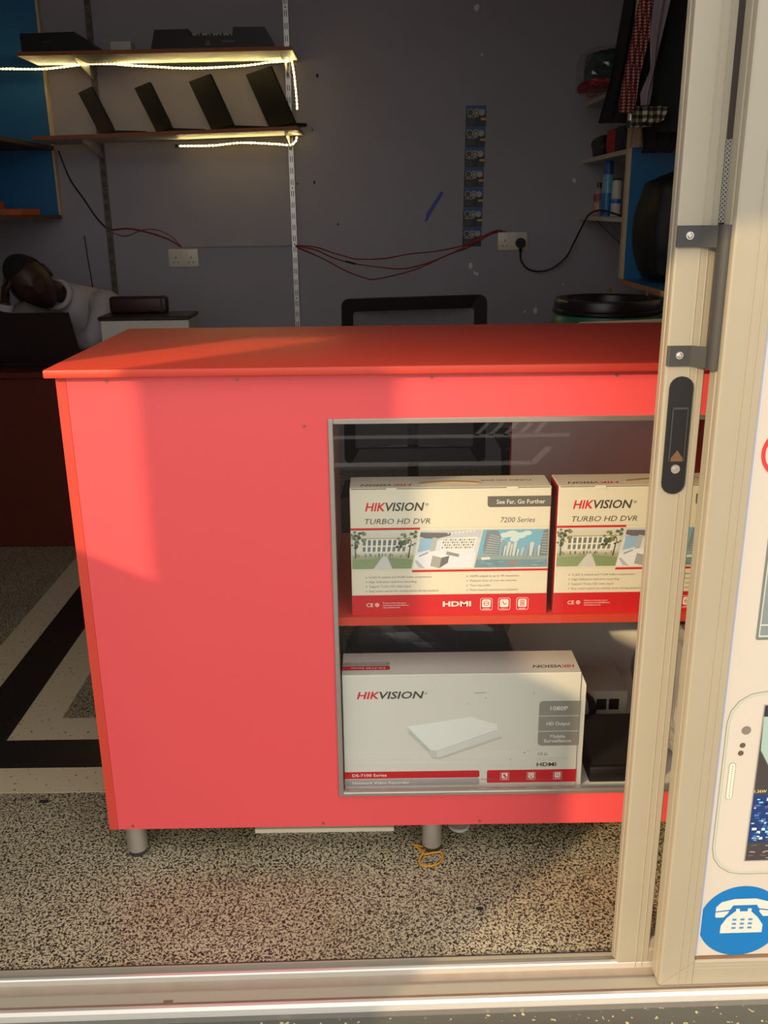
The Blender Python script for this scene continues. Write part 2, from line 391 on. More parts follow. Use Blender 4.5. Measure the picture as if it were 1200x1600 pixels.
nt.links.new(mixc(nt, mth('GREATER_THAN', rr, 0.27), lin((70, 62, 58)), lin((226, 222, 214))), p.inputs['Base Color'])
pf = obj('perforated_film', bx(0.0605, 0.40, -0.0185, -0.0172, 1.296, 1.405), m_perf, d1, False)
obj('reflection_sheet', bx(0.0605, 0.40, -0.0185, -0.0172, 1.4052, 2.645), mat('grey_brown_reflection', (112, 102, 94), .4), d1, False)  # opaque sheet, the glass's grey-brown reflection painted in as its colour
# pull handle: two strap brackets with screws, one upright tube
hd = obj('pull_handle', tube(B(), [(0.066, -0.052, 1.096), (0.066, -0.052, 1.294)], 0.0155, 24), m_dark, d1, False, smooth=40)
hd['label'] = 'dark grey tubular pull handle'
for z in (1.098, 1.264):
    obj('strap_bracket', prism(B(), [(0.001, -0.030), (0.001, -0.033), (0.004, -0.0345), (0.034, -0.0345), (0.052, -0.054), (0.064, -0.055), (0.064, -0.050), (0.054, -0.049), (0.036, -0.030)], 'z', z, z+0.029), m_dark, hd, False)
    bm = B(); tube(bm, [(0.018, -0.0340, z+0.0155), (0.018, -0.0362, z+0.0155)], 0.0055, 16); tube(bm, [(0.018, -0.0360, z+0.0155), (0.018, -0.0374, z+0.0155)], [0.0042, 0.0025], 16)
    obj('screw', bm, m_steel, hd, False)
# recessed lock plate
bm = B(); pl = []
for cz, s in ((1.066, 1), (0.920, -1)):
    for k in range(9):
        t = PI*k/8 if s > 0 else PI+PI*k/8
        pl.append((0.0262+0.0175*math.cos(t), cz+0.0165*math.sin(t)))
prism(bm, pl, 'y', -0.0330, -0.0285)
lk = obj('lock_plate', bm, m_blackp, d1, False); lk['label'] = 'black recessed door lock plate with rounded ends'
obj('finger_recess', bx(0.0170, 0.0375, -0.0334, -0.0328, 0.957, 1.034), mat('recess_black', (8, 8, 8), .5), lk, False)
obj('recess_frame', box(box(box(B(), 0.0150, 0.0170, -0.0345, -0.0325, 0.955, 1.036), 0.0375, 0.0390, -0.0345, -0.0325, 0.955, 1.036), 0.0150, 0.0390, -0.0345, -0.0325, 1.034, 1.037), m_dark, lk, False)
obj('latch', prism(B(), [(0.0185, 0.955), (0.0365, 0.955), (0.0365, 0.960), (0.0275, 0.972), (0.0185, 0.960)], 'y', -0.0345, -0.0325), mat('brass', (128, 98, 70), .4, .6), lk, False)
obj('cylinder', tube(tube(B(), [(0.0270, -0.0325, 0.943), (0.0270, -0.0350, 0.943)], 0.0068, 20), [(0.0270, -0.0345, 0.943), (0.0270, -0.0365, 0.943)], 0.0035, 14), m_steel, lk, False)

d2 = dthing('door_2', kind='structure'); d2['label'] = 'outer door leaf of pale aluminium carrying a white poster'
A0, A1 = -0.078, -0.038        # street side and room side of the outer leaf
X2 = 0.0635
ZB2 = 0.008
obj('stile', stile(B(), X2, X2+0.060, A0, A1, ZB2, 2.70, (X2+0.034, X2+0.047)), m_alu, d2, False)
obj('stile', stile(B(), 1.28, 1.34, A0, A1, ZB2, 2.70, ()), m_alu, d2, False)
obj('bottom_rail', prism(B(), [(A1, ZB2), (A0, ZB2), (A0, 0.042), (A0+0.0015, 0.043), (A0, 0.044), (A0, 0.049), (A0+0.0015, 0.050), (A0, 0.051), (A0, 0.055), (A0+0.006, 0.058), (A1, 0.058)], 'x', X2+0.060, 1.28), m_alu, d2, False)
obj('top_rail', bx(X2+0.06, 1.28, A0, A1, 2.64, 2.70), m_alu, d2, False)
# mitre line at the bottom corner
obj('mitre_joint', prism(B(), [(X2+0.001, ZB2+0.001), (X2+0.0022, ZB2+0.001), (X2+0.0605, 0.0565), (X2+0.0595, 0.0575)], 'y', A0-0.0002, A0+0.001), mat('joint_line', (140, 132, 114), .6), d2, False)
obj('glass_pane', bx(X2+0.057, 1.283, -0.066, -0.061, 0.055, 2.645), m_glass, d2, False)
obj('rusty_bead', bx(X2+0.060, 1.28, -0.0735, -0.066, 0.058, 0.0640), m_rust, d2, False)

# poster panel on the outer leaf
po = dthing('poster_panel', label='white printed poster with a large phone picture filling the outer door leaf', cat='poster')
obj('backing_board', bx(X2+0.0605, 1.279, -0.0715, -0.0665, 0.0645, 2.63), mat('white_poster', (188, 184, 176), .45), po, False)
fr_o = frame(po) @ Vector((0, -0.0715, 0)); ux = frame(po).to_3x3() @ Vector((1, 0, 0)); nn = frame(po).to_3x3() @ Vector((0, -1, 0))
pp = Print(fr_o, ux, (0, 0, 1), nn)
# telephone disc
cx, cz, R_ = 0.1985, 0.1370, 0.0735
pp.disc(cx, cz, R_, (14, 108, 178), 1, n=48)
W_ = (208, 204, 198)
def tp(pts, col=W_, l=2): pp.poly([(cx+x*R_, cz+y*R_) for x, y in pts], col, l)
tp([(-0.46, -0.34), (0.54, -0.34), (0.54, -0.12), (0.40, 0.10), (0.22, 0.28), (-0.16, 0.28), (-0.34, 0.10), (-0.46, -0.12)])
tp([(-0.14, 0.28), (-0.14, 0.36), (-0.05, 0.36), (-0.05, 0.28)]); tp([(0.14, 0.28), (0.14, 0.36), (0.23, 0.36), (0.23, 0.28)])
tp([(-0.62, 0.30), (-0.62, 0.42), (-0.50, 0.56), (-0.20, 0.64), (0.30, 0.64), (0.60, 0.55), (0.72, 0.42), (0.72, 0.30), (0.40, 0.36), (0.34, 0.46), (-0.22, 0.46), (-0.28, 0.34)])
tp([(-0.62, 0.17), (-0.60, 0.12), (-0.42, 0.12), (-0.32, 0.24), (-0.30, 0.30), (-0.62, 0.27)]); tp([(0.72, 0.17), (0.70, 0.13), (0.52, 0.13), (0.42, 0.26), (0.42, 0.32), (0.72, 0.27)])
for i in range(3):
    for j in range(3):
        x0 = -0.20+0.19*i; y0 = -0.22+0.12*j
        tp([(x0, y0), (x0+0.10, y0), (x0+0.10, y0+0.055), (x0, y0+0.055)], (70, 130, 190), 3)
# smartphone picture
x0, z0, x1, z1 = 0.1335, 0.235, 0.62, 0.585
pp.rrect(x0, z0, x1, z1, 0.055, (120, 132, 120), 1); pp.rrect(x0+.0012, z0+.0014, x1, z1-.0012, 0.054, (186, 182, 174), 2)
pp.rrect(x0+.004, z0+.005, x1, z1-.004, 0.052, (150, 190, 170), 3); pp.rrect(x0+.005, z0+.006, x1, z1-.005, 0.051, (190, 186, 177), 4)
pp.disc(0.1665, 0.5155, 0.0078, (120, 116, 108), 5); pp.disc(0.1635, 0.4880, 0.0048, (88, 80, 72), 5); pp.disc(0.1620, 0.4735, 0.0048, (88, 80, 72), 5)
pp.rrect(0.1455, 0.386, 0.1565, 0.4560, 0.005, (120, 116, 108), 5); pp.rrect(0.1462, 0.3868, 0.1558, 0.4552, 0.0045, (214, 208, 198), 6)
for k in range(14): pp.rect(0.1505, 0.391+k*.0044, 0.1518, 0.3926+k*.0044, (70, 66, 60), 7)
SX, SZ0, SZ1 = 0.1900, 0.262, 0.562
pp.rect(SX, SZ0, x1-.03, SZ1, (150, 146, 140), 5); pp.rect(SX+.002, SZ0+.002, x1-.032, SZ1-.002, (64, 60, 62), 6)
pp.rect(SX+.002, SZ1-.022, x1-.032, SZ1-.002, (44, 46, 58), 7)
pp.poly([(SX+.002, SZ1-.022), (x1-.032, SZ1-.022), (x1-.032, 0.405), (0.23, 0.415), (0.212, 0.445), (SX+.004, 0.478)], (150, 178, 172), 7)
pp.line(SX+.003, 0.478, 0.214, 0.44, .0022, (70, 84, 86), 8)
pp.text('1.36W', 0.1925, 0.398, 0.0055, (222, 214, 150), 8)
pp.rect(SX+.002, 0.300, x1-.032, 0.394, (30, 54, 110), 7)
for k in range(150):
    x = SX+.004+random.random()*.10; z = 0.305+random.random()*.085; q = random.random()
    col = [(120, 190, 225), (60, 110, 180), (190, 225, 235), (24, 28, 60), (90, 70, 150)][int(q*5)]
    ww = .002+.006*random.random(); pp.rect(x, z, x+ww, z+.001+.004*random.random(), col, 8)
for k in range(26):
    x = SX+.004+random.random()*.05; z = 0.268+random.random()*.04
    pp.line(x, z, x+.004+.008*random.random(), z+.006*(random.random()-.4), .0010, [(190, 186, 180), (120, 116, 120), (90, 60, 50)][k % 3], 8)
# partly seen screenshot with silver frame, red ring with an arrow
pp.rrect(0.1635, 0.675, 0.62, 0.855, 0.004, (110, 114, 112), 1); pp.rect(0.1675, 0.680, 0.615, 0.851, (176, 190, 186), 2)
pp.rect(0.1695, 0.683, 0.610, 0.848, (120, 132, 136), 3); pp.rect(0.1695, 0.700, 0.610, 0.7015, (226, 226, 222), 4)
pp.ring(0.1765, 0.975, 0.0385, 0.0062, (226, 52, 50), 1, n=48); pp.poly([(0.155, 0.977), (0.170, 0.994), (0.176, 0.990), (0.166, 0.979), (0.20, 0.979), (0.20, 0.972), (0.166, 0.972)], (226, 52, 50), 1)
po_p = pp.build('printed_picture', po)
obj('edge_tape', bx(X2+0.0607, X2+0.0665, -0.0722, -0.0715, 0.0645, 2.63), mat('clear_edge_tape', (196, 196, 206), .4), po, False)

# ================================================================== COUNTER
XC0, XC1 = -0.5785, 0.780
YF, YK = 1.6635, 2.215
ZB, ZT = 0.0808, 1.0554
ZS = ZT-0.0155
ct = thing('shop_counter', 'red laminate shop counter on steel legs with a glass display window', 'counter', (0.1, 1.94, 0))
bm = bx(XC0-0.0149, XC1+0.0149, YF-0.02, 2.2445, ZS, ZT, bev=0.003, seg=2)
obj('counter_top', bm, m_redtop, ct, smooth=30)
obj('side_panel', bx(XC0, XC0+0.018, YF, YK, ZB, ZS-0.0005), m_redtop, ct)
obj('side_panel', bx(XC1-0.018, XC1, YF, YK, ZB, ZS-0.0005), m_redtop, ct)
GX0, GX1, GZ0, GZ1 = -0.093, 0.700, 0.156, 0.957
FX0, FX1 = XC0+0.0185, XC1-0.0185
bm = B(); yq = YF+0.0005
box(bm, FX0, GX0, yq, YF+0.018, ZB, ZS-0.0005); box(bm, GX1, FX1, yq, YF+0.018, ZB, ZS-0.0005)
box(bm, GX0, GX1, yq, YF+0.018, ZB, GZ0); box(bm, GX0, GX1, yq, YF+0.018, GZ1, ZS-0.0005)
obj('front_panel', bm, m_red, ct)
obj('floor_board', bx(FX0, FX1, YF+0.018, YK, ZB, 0.154), m_mel, ct)
obj('display_shelf', bx(GX0-0.05, FX1, YF+0.026, YK-0.02, 0.532, 0.550), m_redtop, ct)
obj('divider_panel', bx(GX0-0.018, GX0-0.004, YF+0.018, YK-0.02, 0.128, ZS-0.001), m_mel, ct)
obj('back_panel', bx(0.322, FX1, YK-0.016, YK, 0.128, ZS-0.001), m_mel, ct)
obj('back_panel_edge', bx(0.3205, 0.3218, YK-0.017, YK+0.001, 0.128, ZS-0.001), m_redtop, ct)
ww = 0.0095
for q in ((GX0, GX0+ww, GZ0, GZ1), (GX1-ww, GX1, GZ0, GZ1), (GX0+ww, GX1-ww, GZ1-ww, GZ1), (GX0+ww, GX1-ww, GZ0, GZ0+0.0085)):
    obj('window_frame', bx(q[0], q[1], YF-0.004, YF+(0.007 if q[3] < 0.2 else 0.022), q[2], q[3], bev=0.001), m_alu2, ct)
obj('window_frame', bx(GX0+ww, GX1-ww, YF-0.0015, YF+0.004, GZ0+0.0085, GZ0+0.0125), m_alu2, ct)
obj('glass_pane', bx(GX0+0.006, GX1-0.006, YF+0.008, YF+0.012, GZ0+0.004, GZ1-0.006), m_glass, ct)
def leg(x, y):
    l = obj('leg', lathe(B(), [(0.0, 0.012), (0.0185, 0.012), (0.0215, 0.013), (0.0215, ZB), (0.0, ZB)], x, y, 28), m_steel, ct, smooth=40)
    obj('foot', lathe(B(), [(0.0, 0.0), (0.0175, 0.0), (0.019, 0.002), (0.019, 0.011), (0.0205, 0.012), (0.0205, 0.0135), (0.0, 0.0135)], x, y, 28), mat('foot_plastic', (60, 56, 54), .5), l, smooth=40)
for x in (-0.533, 0.103, 0.735):
    leg(x, YF+0.031); leg(x, YK-0.05)
for x, z in ((-0.488, 1.031), (-0.253, 1.031), (0.096, 1.031), (0.429, 1.031), (-0.529, 0.089), (-0.128, 0.089), (0.202, 0.089), (-0.136, 0.944)):
    obj('screw', tube(B(), [(x, YF+0.001, z), (x, YF-0.0008, z)], 0.003, 10), mat('dull_screw', (150, 110, 80), .5, .5), ct)

# ------------------------------------------------------------------ boxes in the display
def photo_campus(p, x0, y0, x1, y1, sl):
    """sl: horizontal slant of the right edge"""
    w, h = x1-x0, y1-y0
    X = lambda t, v: x0+(w+sl*v)*t   # v 0..1 height
    def q(pts, col, l): p.poly([(X(t, v), y0+h*v) for t, v in pts], col, l)
    q([(0, 0), (1, 0), (1, 1), (0, 1)], (196, 204, 198), 2)
    q([(0, .80), (1, .80), (1, 1), (0, 1)], (206, 214, 208), 3)
    q([(.08, .36), (.95, .36), (.95, .86), (.08, .86)], (222, 218, 202), 3)
    q([(.05, .80), (.98, .80), (.93, .93), (.12, .93)], (214, 206, 186), 4); q([(.05, .79), (.98, .79), (.98, .815), (.05, .815)], (170, 162, 146), 5)
    for k in range(9):
        t = .17+.078*k
        q([(t, .46), (t+.045, .46), (t+.045, .58), (t, .58)], (120, 128, 126), 4); q([(t, .62), (t+.045, .62), (t+.045, .76), (t, .76)], (112, 120, 122), 4)
        q([(t+.05, .44), (t+.07, .44), (t+.07, .79), (t+.05, .79)], (240, 236, 222), 5)
    q([(.05, .36), (.97, .36), (.97, .42), (.05, .42)], (204, 200, 184), 5); q([(0, .27), (1, .27), (1, .37), (0, .37)], (178, 176, 160), 5)
    q([(0, 0), (.36, 0), (.50, .32), (0, .32)], (140, 158, 118), 5); q([(.66, 0), (1, 0), (1, .32), (.56, .32)], (134, 152, 112), 5)
    q([(.36, 0), (.68, 0), (.565, .33), (.495, .33)], (206, 204, 202), 6)
    q([(0, .24), (.40, .28), (.44, .33), (0, .33)], (164, 168, 140), 6); q([(.62, .30), (1, .24), (1, .33), (.6, .33)], (164, 168, 140), 6)
    rnd = random.Random(3)
    for k in range(70):
        left = k < 35; t = (.0+.20*rnd.random() if left else .70+.28*rnd.random()); v = .55+.43*rnd.random()
        if left and v < .75 and t > .12: t *= .5
        r = .012+.022*rnd.random()
        q([(t-r, v), (t-r*.3, v-r*1.3), (t+r, v-r*.5), (t+r*.7, v+r*1.1), (t-r*.4, v+r*1.4)], [(84, 98, 74), (112, 122, 92), (66, 80, 62), (140, 140, 108)][k % 4], 7)
    q([(.045, .28), (.065, .28), (.060, .70), (.05, .70)], (84, 76, 62), 8); q([(.90, .28), (.925, .28), (.915, .75), (.905, .75)], (84, 76, 62), 8)
    for k in range(16):
        t = .06+.88*rnd.random(); v = .30+.05*rnd.random(); q([(t, v), (t+.012, v), (t+.012, v+.07), (t, v+.07)], [(60, 62, 70), (130, 90, 80), (90, 110, 120)][k % 3], 8)
def photo_store(p, x0, y0, x1, y1, sl):
    w, h = x1-x0, y1-y0
    def q(pts, col, l): p.poly([(x0+w*t+sl*v, y0+h*v) for t, v in pts], col, l)
    q([(0, 0), (1, 0), (1, 1), (0, 1)], (214, 218, 228), 2); q([(0, .72), (1, .80), (1, 1), (0, 1)], (196, 200, 208), 3)
    q([(0, .84), (.22, .74), (.34, .80), (.5, .86), (.5, .93), (0, .95)], (110, 108, 112), 4)
    q([(.02, .42), (.22, .50), (.22, .78), (.02, .80)], (150, 186, 216), 4); q([(.22, .40), (.30, .42), (.30, .80), (.22, .82)], (176, 180, 186), 5)
    q([(.38, .48), (.95, .42), (.95, .82), (.38, .78)], (232, 232, 230), 4)
    for r in range(4):
        for k in range(14):
            t = .40+.038*k; v = .52+.068*r-.008*(k/14)*r*0; q([(t, v), (t+.026, v), (t+.026, v+.046), (t, v+.046)], [(150, 152, 160), (190, 176, 150), (120, 124, 134), (206, 206, 210)][(k*7+r*3) % 4], 5)
    q([(0, 0), (1, 0), (1, .40), (.4, .48), (.2, .44), (0, .34)], (226, 228, 238), 5)
    q([(.28, .06), (.44, .00), (.44, .28), (.28, .34)], (168, 166, 164), 7); q([(.44, .00), (.56, .14), (.56, .33), (.44, .28)], (112, 112, 116), 7); q([(.28, .34), (.44, .28), (.56, .33), (.40, .39)], (236, 234, 230), 8)
    q([(.50, .36), (.72, .29), (.72, .37), (.50, .45)], (150, 150, 154), 7); q([(.50, .45), (.72, .37), (.74, .40), (.52, .48)], (236, 234, 232), 8)
    q([(.10, .02), (.20, .0), (.04, .22), (0, .20)], (186, 188, 200), 6); q([(.06, .30), (.20, .40), (.20, .44), (.06, .35)], (150, 162, 180), 7)
    for k in range(8): q([(.45+.06*k, .90+.008*k), (.47+.06*k, .90+.008*k), (.47+.06*k, .93+.008*k), (.45+.06*k, .93+.008*k)], (250, 250, 250), 5)
def photo_city(p, x0, y0, x1, y1, sl):
    w, h = x1-x0, y1-y0
    def q(pts, col, l): p.poly([(x0+w*t+sl*v*(1-t), y0+h*v) for t, v in pts], col, l)
    q([(0, 0), (1, 0), (1, 1), (0, 1)], (122, 178, 206), 2)
    for (t, v, r) in ((.35, .85, .08), (.45, .88, .10), (.58, .84, .09), (.68, .90, .07), (.30, .72, .06), (.5, .74, .07)):
        q([(t+r*math.cos(2*PI*k/12), v+r*.9*math.sin(2*PI*k/12)) for k in range(12)], (206, 222, 226), 3)
    q([(.10, .30), (.30, .30), (.30, .80), (.22, .98), (.06, .98), (.06, .5)], (128, 140, 148), 4)
    rnd = random.Random(5)
    for k in range(9): q([(.09+.004*k, .34+.065*k), (.29, .34+.055*k), (.29, .355+.055*k), (.09+.004*k, .365+.065*k)], (176, 186, 190), 5)
    for t, ww_, v in ((.31, .05, .72), (.37, .03, .55), (.41, .045, .66), (.46, .03, .60), (.50, .05, .66), (.56, .03, .46), (.62, .04, .50), (.68, .05, .56), (.74, .06, .64), (.81, .05, .50), (.86, .04, .56)):
        q([(t, .30), (t+ww_, .30), (t+ww_, v), (t+ww_*.5, v+.03), (t, v)], [(186, 196, 198), (150, 166, 176), (206, 210, 206)][int(rnd.random()*3)], 4)
        q([(t+ww_*.6, .30), (t+ww_, .30), (t+ww_, v)], (122, 140, 152), 5)
    q([(.88, .30), (1, .30), (1, 1), (.93, .97), (.90, .72)], (120, 132, 142), 5)
    for k in range(8): q([(.91, .38+.07*k), (.99, .36+.075*k), (.99, .375+.075*k), (.91, .395+.07*k)], (186, 194, 198), 6)
    q([(0, 0), (1, 0), (1, .26), (0, .32)], (118, 150, 166), 6); q([(0, .22), (1, .20), (1, .29), (0, .33)], (150, 166, 164), 7)
    for k in range(26):
        t = rnd.random()*.85+.05; v = rnd.random()*.18; q([(t, v), (t+.08, v), (t+.08, v+.010), (t, v+.010)], [(156, 182, 192), (92, 124, 142)][k % 2], 7)
    q([(.48, .10), (.58, .10), (.60, .15), (.47, .15)], (196, 120, 96), 8); q([(.08, .20), (.2, .22), (.18, .28), (.06, .27)], (220, 224, 222), 8)

m_carton = mat('white_carton', (226, 218, 198), 0.45); m_cartonr = mat('red_carton_side', (176, 30, 38), 0.5)
def dvr_box(x0, label):
    BW, BH, BD = 0.386, 0.263, 0.080
    y0, z0 = 1.700, 0.5502
    t = thing('dvr_carton', label, 'box', (x0+BW/2, y0+BD/2, z0), group='recorder cartons on the display shelf')
    obj('carton_body', bx(x0, x0+BW, y0, y0+BD, z0, z0+BH, bev=0.0012), m_carton, t)
    obj('carton_side', bx(x0-0.0003, x0+0.0001, y0+0.001, y0+BD-0.001, z0+0.001, z0+BH-0.001), m_cartonr, t)
    obj('carton_side', bx(x0+BW-0.0001, x0+BW+0.0003, y0+0.001, y0+BD-0.001, z0+0.001, z0+BH-0.001), m_cartonr, t)
    # top handle slot, flap tabs
    obj('handle_strip', prism(B(), [(x0+.135+.115*k/8, y0+.030+.012*math.sin(PI*k/8)) for k in range(9)]+[(x0+.250-.115*k/8, y0+.022+.010*math.sin(PI*(8-k)/8)) for k in range(9)], 'z', z0+BH, z0+BH+0.0022), mat('carton_kraft', (168, 140, 104), .7), t)
    tx = x0+0.070
    obj('flap_tab', bx(tx, tx+0.020, y0-0.0012, y0+0.004, z0+BH-0.006, z0+BH+0.0006), m_carton, t)
    obj('flap_tab', bx(x0+0.300, x0+0.322, y0-0.0012, y0+0.004, z0+BH-0.006, z0+BH+0.0006), m_carton, t)
    obj('lid_gap', bx(x0+0.003, x0+BW-0.003, y0-0.0002, y0+0.0006, z0+BH-0.0022, z0+BH-0.0008), mat('gap_dark', (90, 72, 52), .8), t)
    p = Print((x0, y0, z0), (1, 0, 0), (0, 0, 1), (0, -1, 0), 0.00012)
    p.text('HIK', .029, .2175, .0165, HRED, 2, width=.0395, bold=.022, shear=.22); p.text('VISION', .0685, .2175, .0165, GREYTX, 2, width=.0745, bold=.022, shear=.22)
    p.text('®', .145, .2265, .006, GREYTX, 2)
    p.text('TURBO HD DVR', .028, .1910, .0110, GREYTX, 2, width=.1265, shear=.22); p.text('7200 Series', .290, .1915, .0105, GREYTX, 2, width=.0665, shear=.18)
    p.rrect(.264, .2225, .386, .2445, .006, (104, 100, 94), 1, (1, 0, 0, 0)); p.text('See Far, Go Further', .2815, .2290, .0085, (236, 232, 222), 2, width=.0930, bold=.006)
    p.rect(0, .1785, .1345, .1830, SIGN_RED, 1); p.rect(.1345, .1822, .386, .1828, (196, 190, 176), 1)
    ya, yb = .0985, .1770; sl = .0160
    photo_campus(p, .002, ya, .1175, yb, sl)
    photo_store(p, .1205, ya, .2385, yb, sl)
    photo_city(p, .2410, ya, .3835, yb, sl)
    p.poly([(.1180, .0905), (.386, .0905), (.386, .0950), (.1195, .0950)], SIGN_RED, 1); p.rect(0, .0945, .118, .0950, (196, 190, 176), 1)
    for k, s in enumerate(('H.265 K-ranked and H.264 video compression', 'High Definition real-time recording', 'Support Turbo HD video input', 'Easy smart search for motion event during playback')):
        yy = .0785-.0098*k; p.disc(.029, yy+.002, .0011, GREYTX, 2, n=8); p.text(s, .0345, yy, .0046, (130, 124, 116), 2)
    for k, s in enumerate(('HDMI output at up to 4K resolution', 'Playback from all over the internet', 'Two-way audio', 'Multi-channel synchronous playback')):
        yy = .0785-.0098*k; p.disc(.2275, yy+.002, .0011, GREYTX, 2, n=8); p.text(s, .2330, yy, .0046, (130, 124, 116), 2)
    p.rect(0, 0, .386, .0425, SIGN_RED, 1)
    IW = (244, 232, 226)
    p.text('CE', .0285, .0175, .0078, IW, 2, width=.0130, bold=.004); p.ring(.0495, .0215, .0042, .0010, IW, 2, 14); p.line(.0455, .0215, .0535, .0215, .001, IW, 2); p.line(.0495, .0175, .0495, .0255, .001, IW, 2)
    for k, s in enumerate(('Product in box may vary in', 'appearance and specifications.', 'www.hikvision.com')): p.text(s, .0610, .0240-.0048*k, .0030, IW, 2)
    p.text('HDMI', .1800, .0165, .0105, IW, 2, width=.0560, bold=.03)
    for k, x in enumerate((.2545, .2900, .3260)):
        p.rrect(x, .0070, x+.0240, .0335, .004, IW, 2); p.rrect(x+.0008, .0078, x+.0232, .0327, .0035, SIGN_RED, 3); p.rrect(x+.0035, .0135, x+.0205, .0305, .003, IW, 4)
        if k == 0:
            p.ring(x+.012, .022, .0055, .0012, SIGN_RED, 5, 16); p.rect(x+.0065, .0213, x+.0175, .0227, SIGN_RED, 5)
        elif k == 1: p.line(x+.008, .027, x+.0125, .019, .0016, SIGN_RED, 5); p.line(x+.0125, .019, x+.0165, .0225, .0016, SIGN_RED, 5)
        else:
            p.rect(x+.008, .016, x+.016, .028, SIGN_RED, 5); p.rect(x+.0095, .0175, x+.0145, .0265, IW, 6); p.rect(x+.0112, .0185, x+.0128, .0255, SIGN_RED, 7); p.rect(x+.0098, .0214, x+.0142, .0226, SIGN_RED, 7)
        if k == 1: p.text('USB Backup', x+.012, .0092, .0022, IW, 5, align='c')
        else: p.rect(x+.005, .0094, x+.019, .0108, IW, 5)
    p.build('front_print', t)
    q = Print((x0, y0, z0+BH), (1, 0, 0), (0, 1, 0), (0, 0, 1), 0.00012)
    q.text('HIK', .0800, .014, .013, HRED, 2, width=.0400, bold=.02, shear=.22, flip=True); q.text('VISION', .0200, .014, .013, GREYTX, 2, width=.0600, bold=.02, shear=.22, flip=True)
    q.build('top_logo', t)
    q = Print((x0, y0, z0+BH), (1, 0, 0), (0, 1, 0), (0, 0, 1), 0.00012)
    q.text('TURBO HD DVR', .255, .040, .010, GREYTX, 2, width=.1000, shear=.22, flip=True)
    q.build('top_series_name', t)
    return t
dvr_box(-0.0575, 'white and red recorder carton at the left end of the display shelf')
dvr_box(0.3420, 'white and red recorder carton partly hidden behind the door stile')

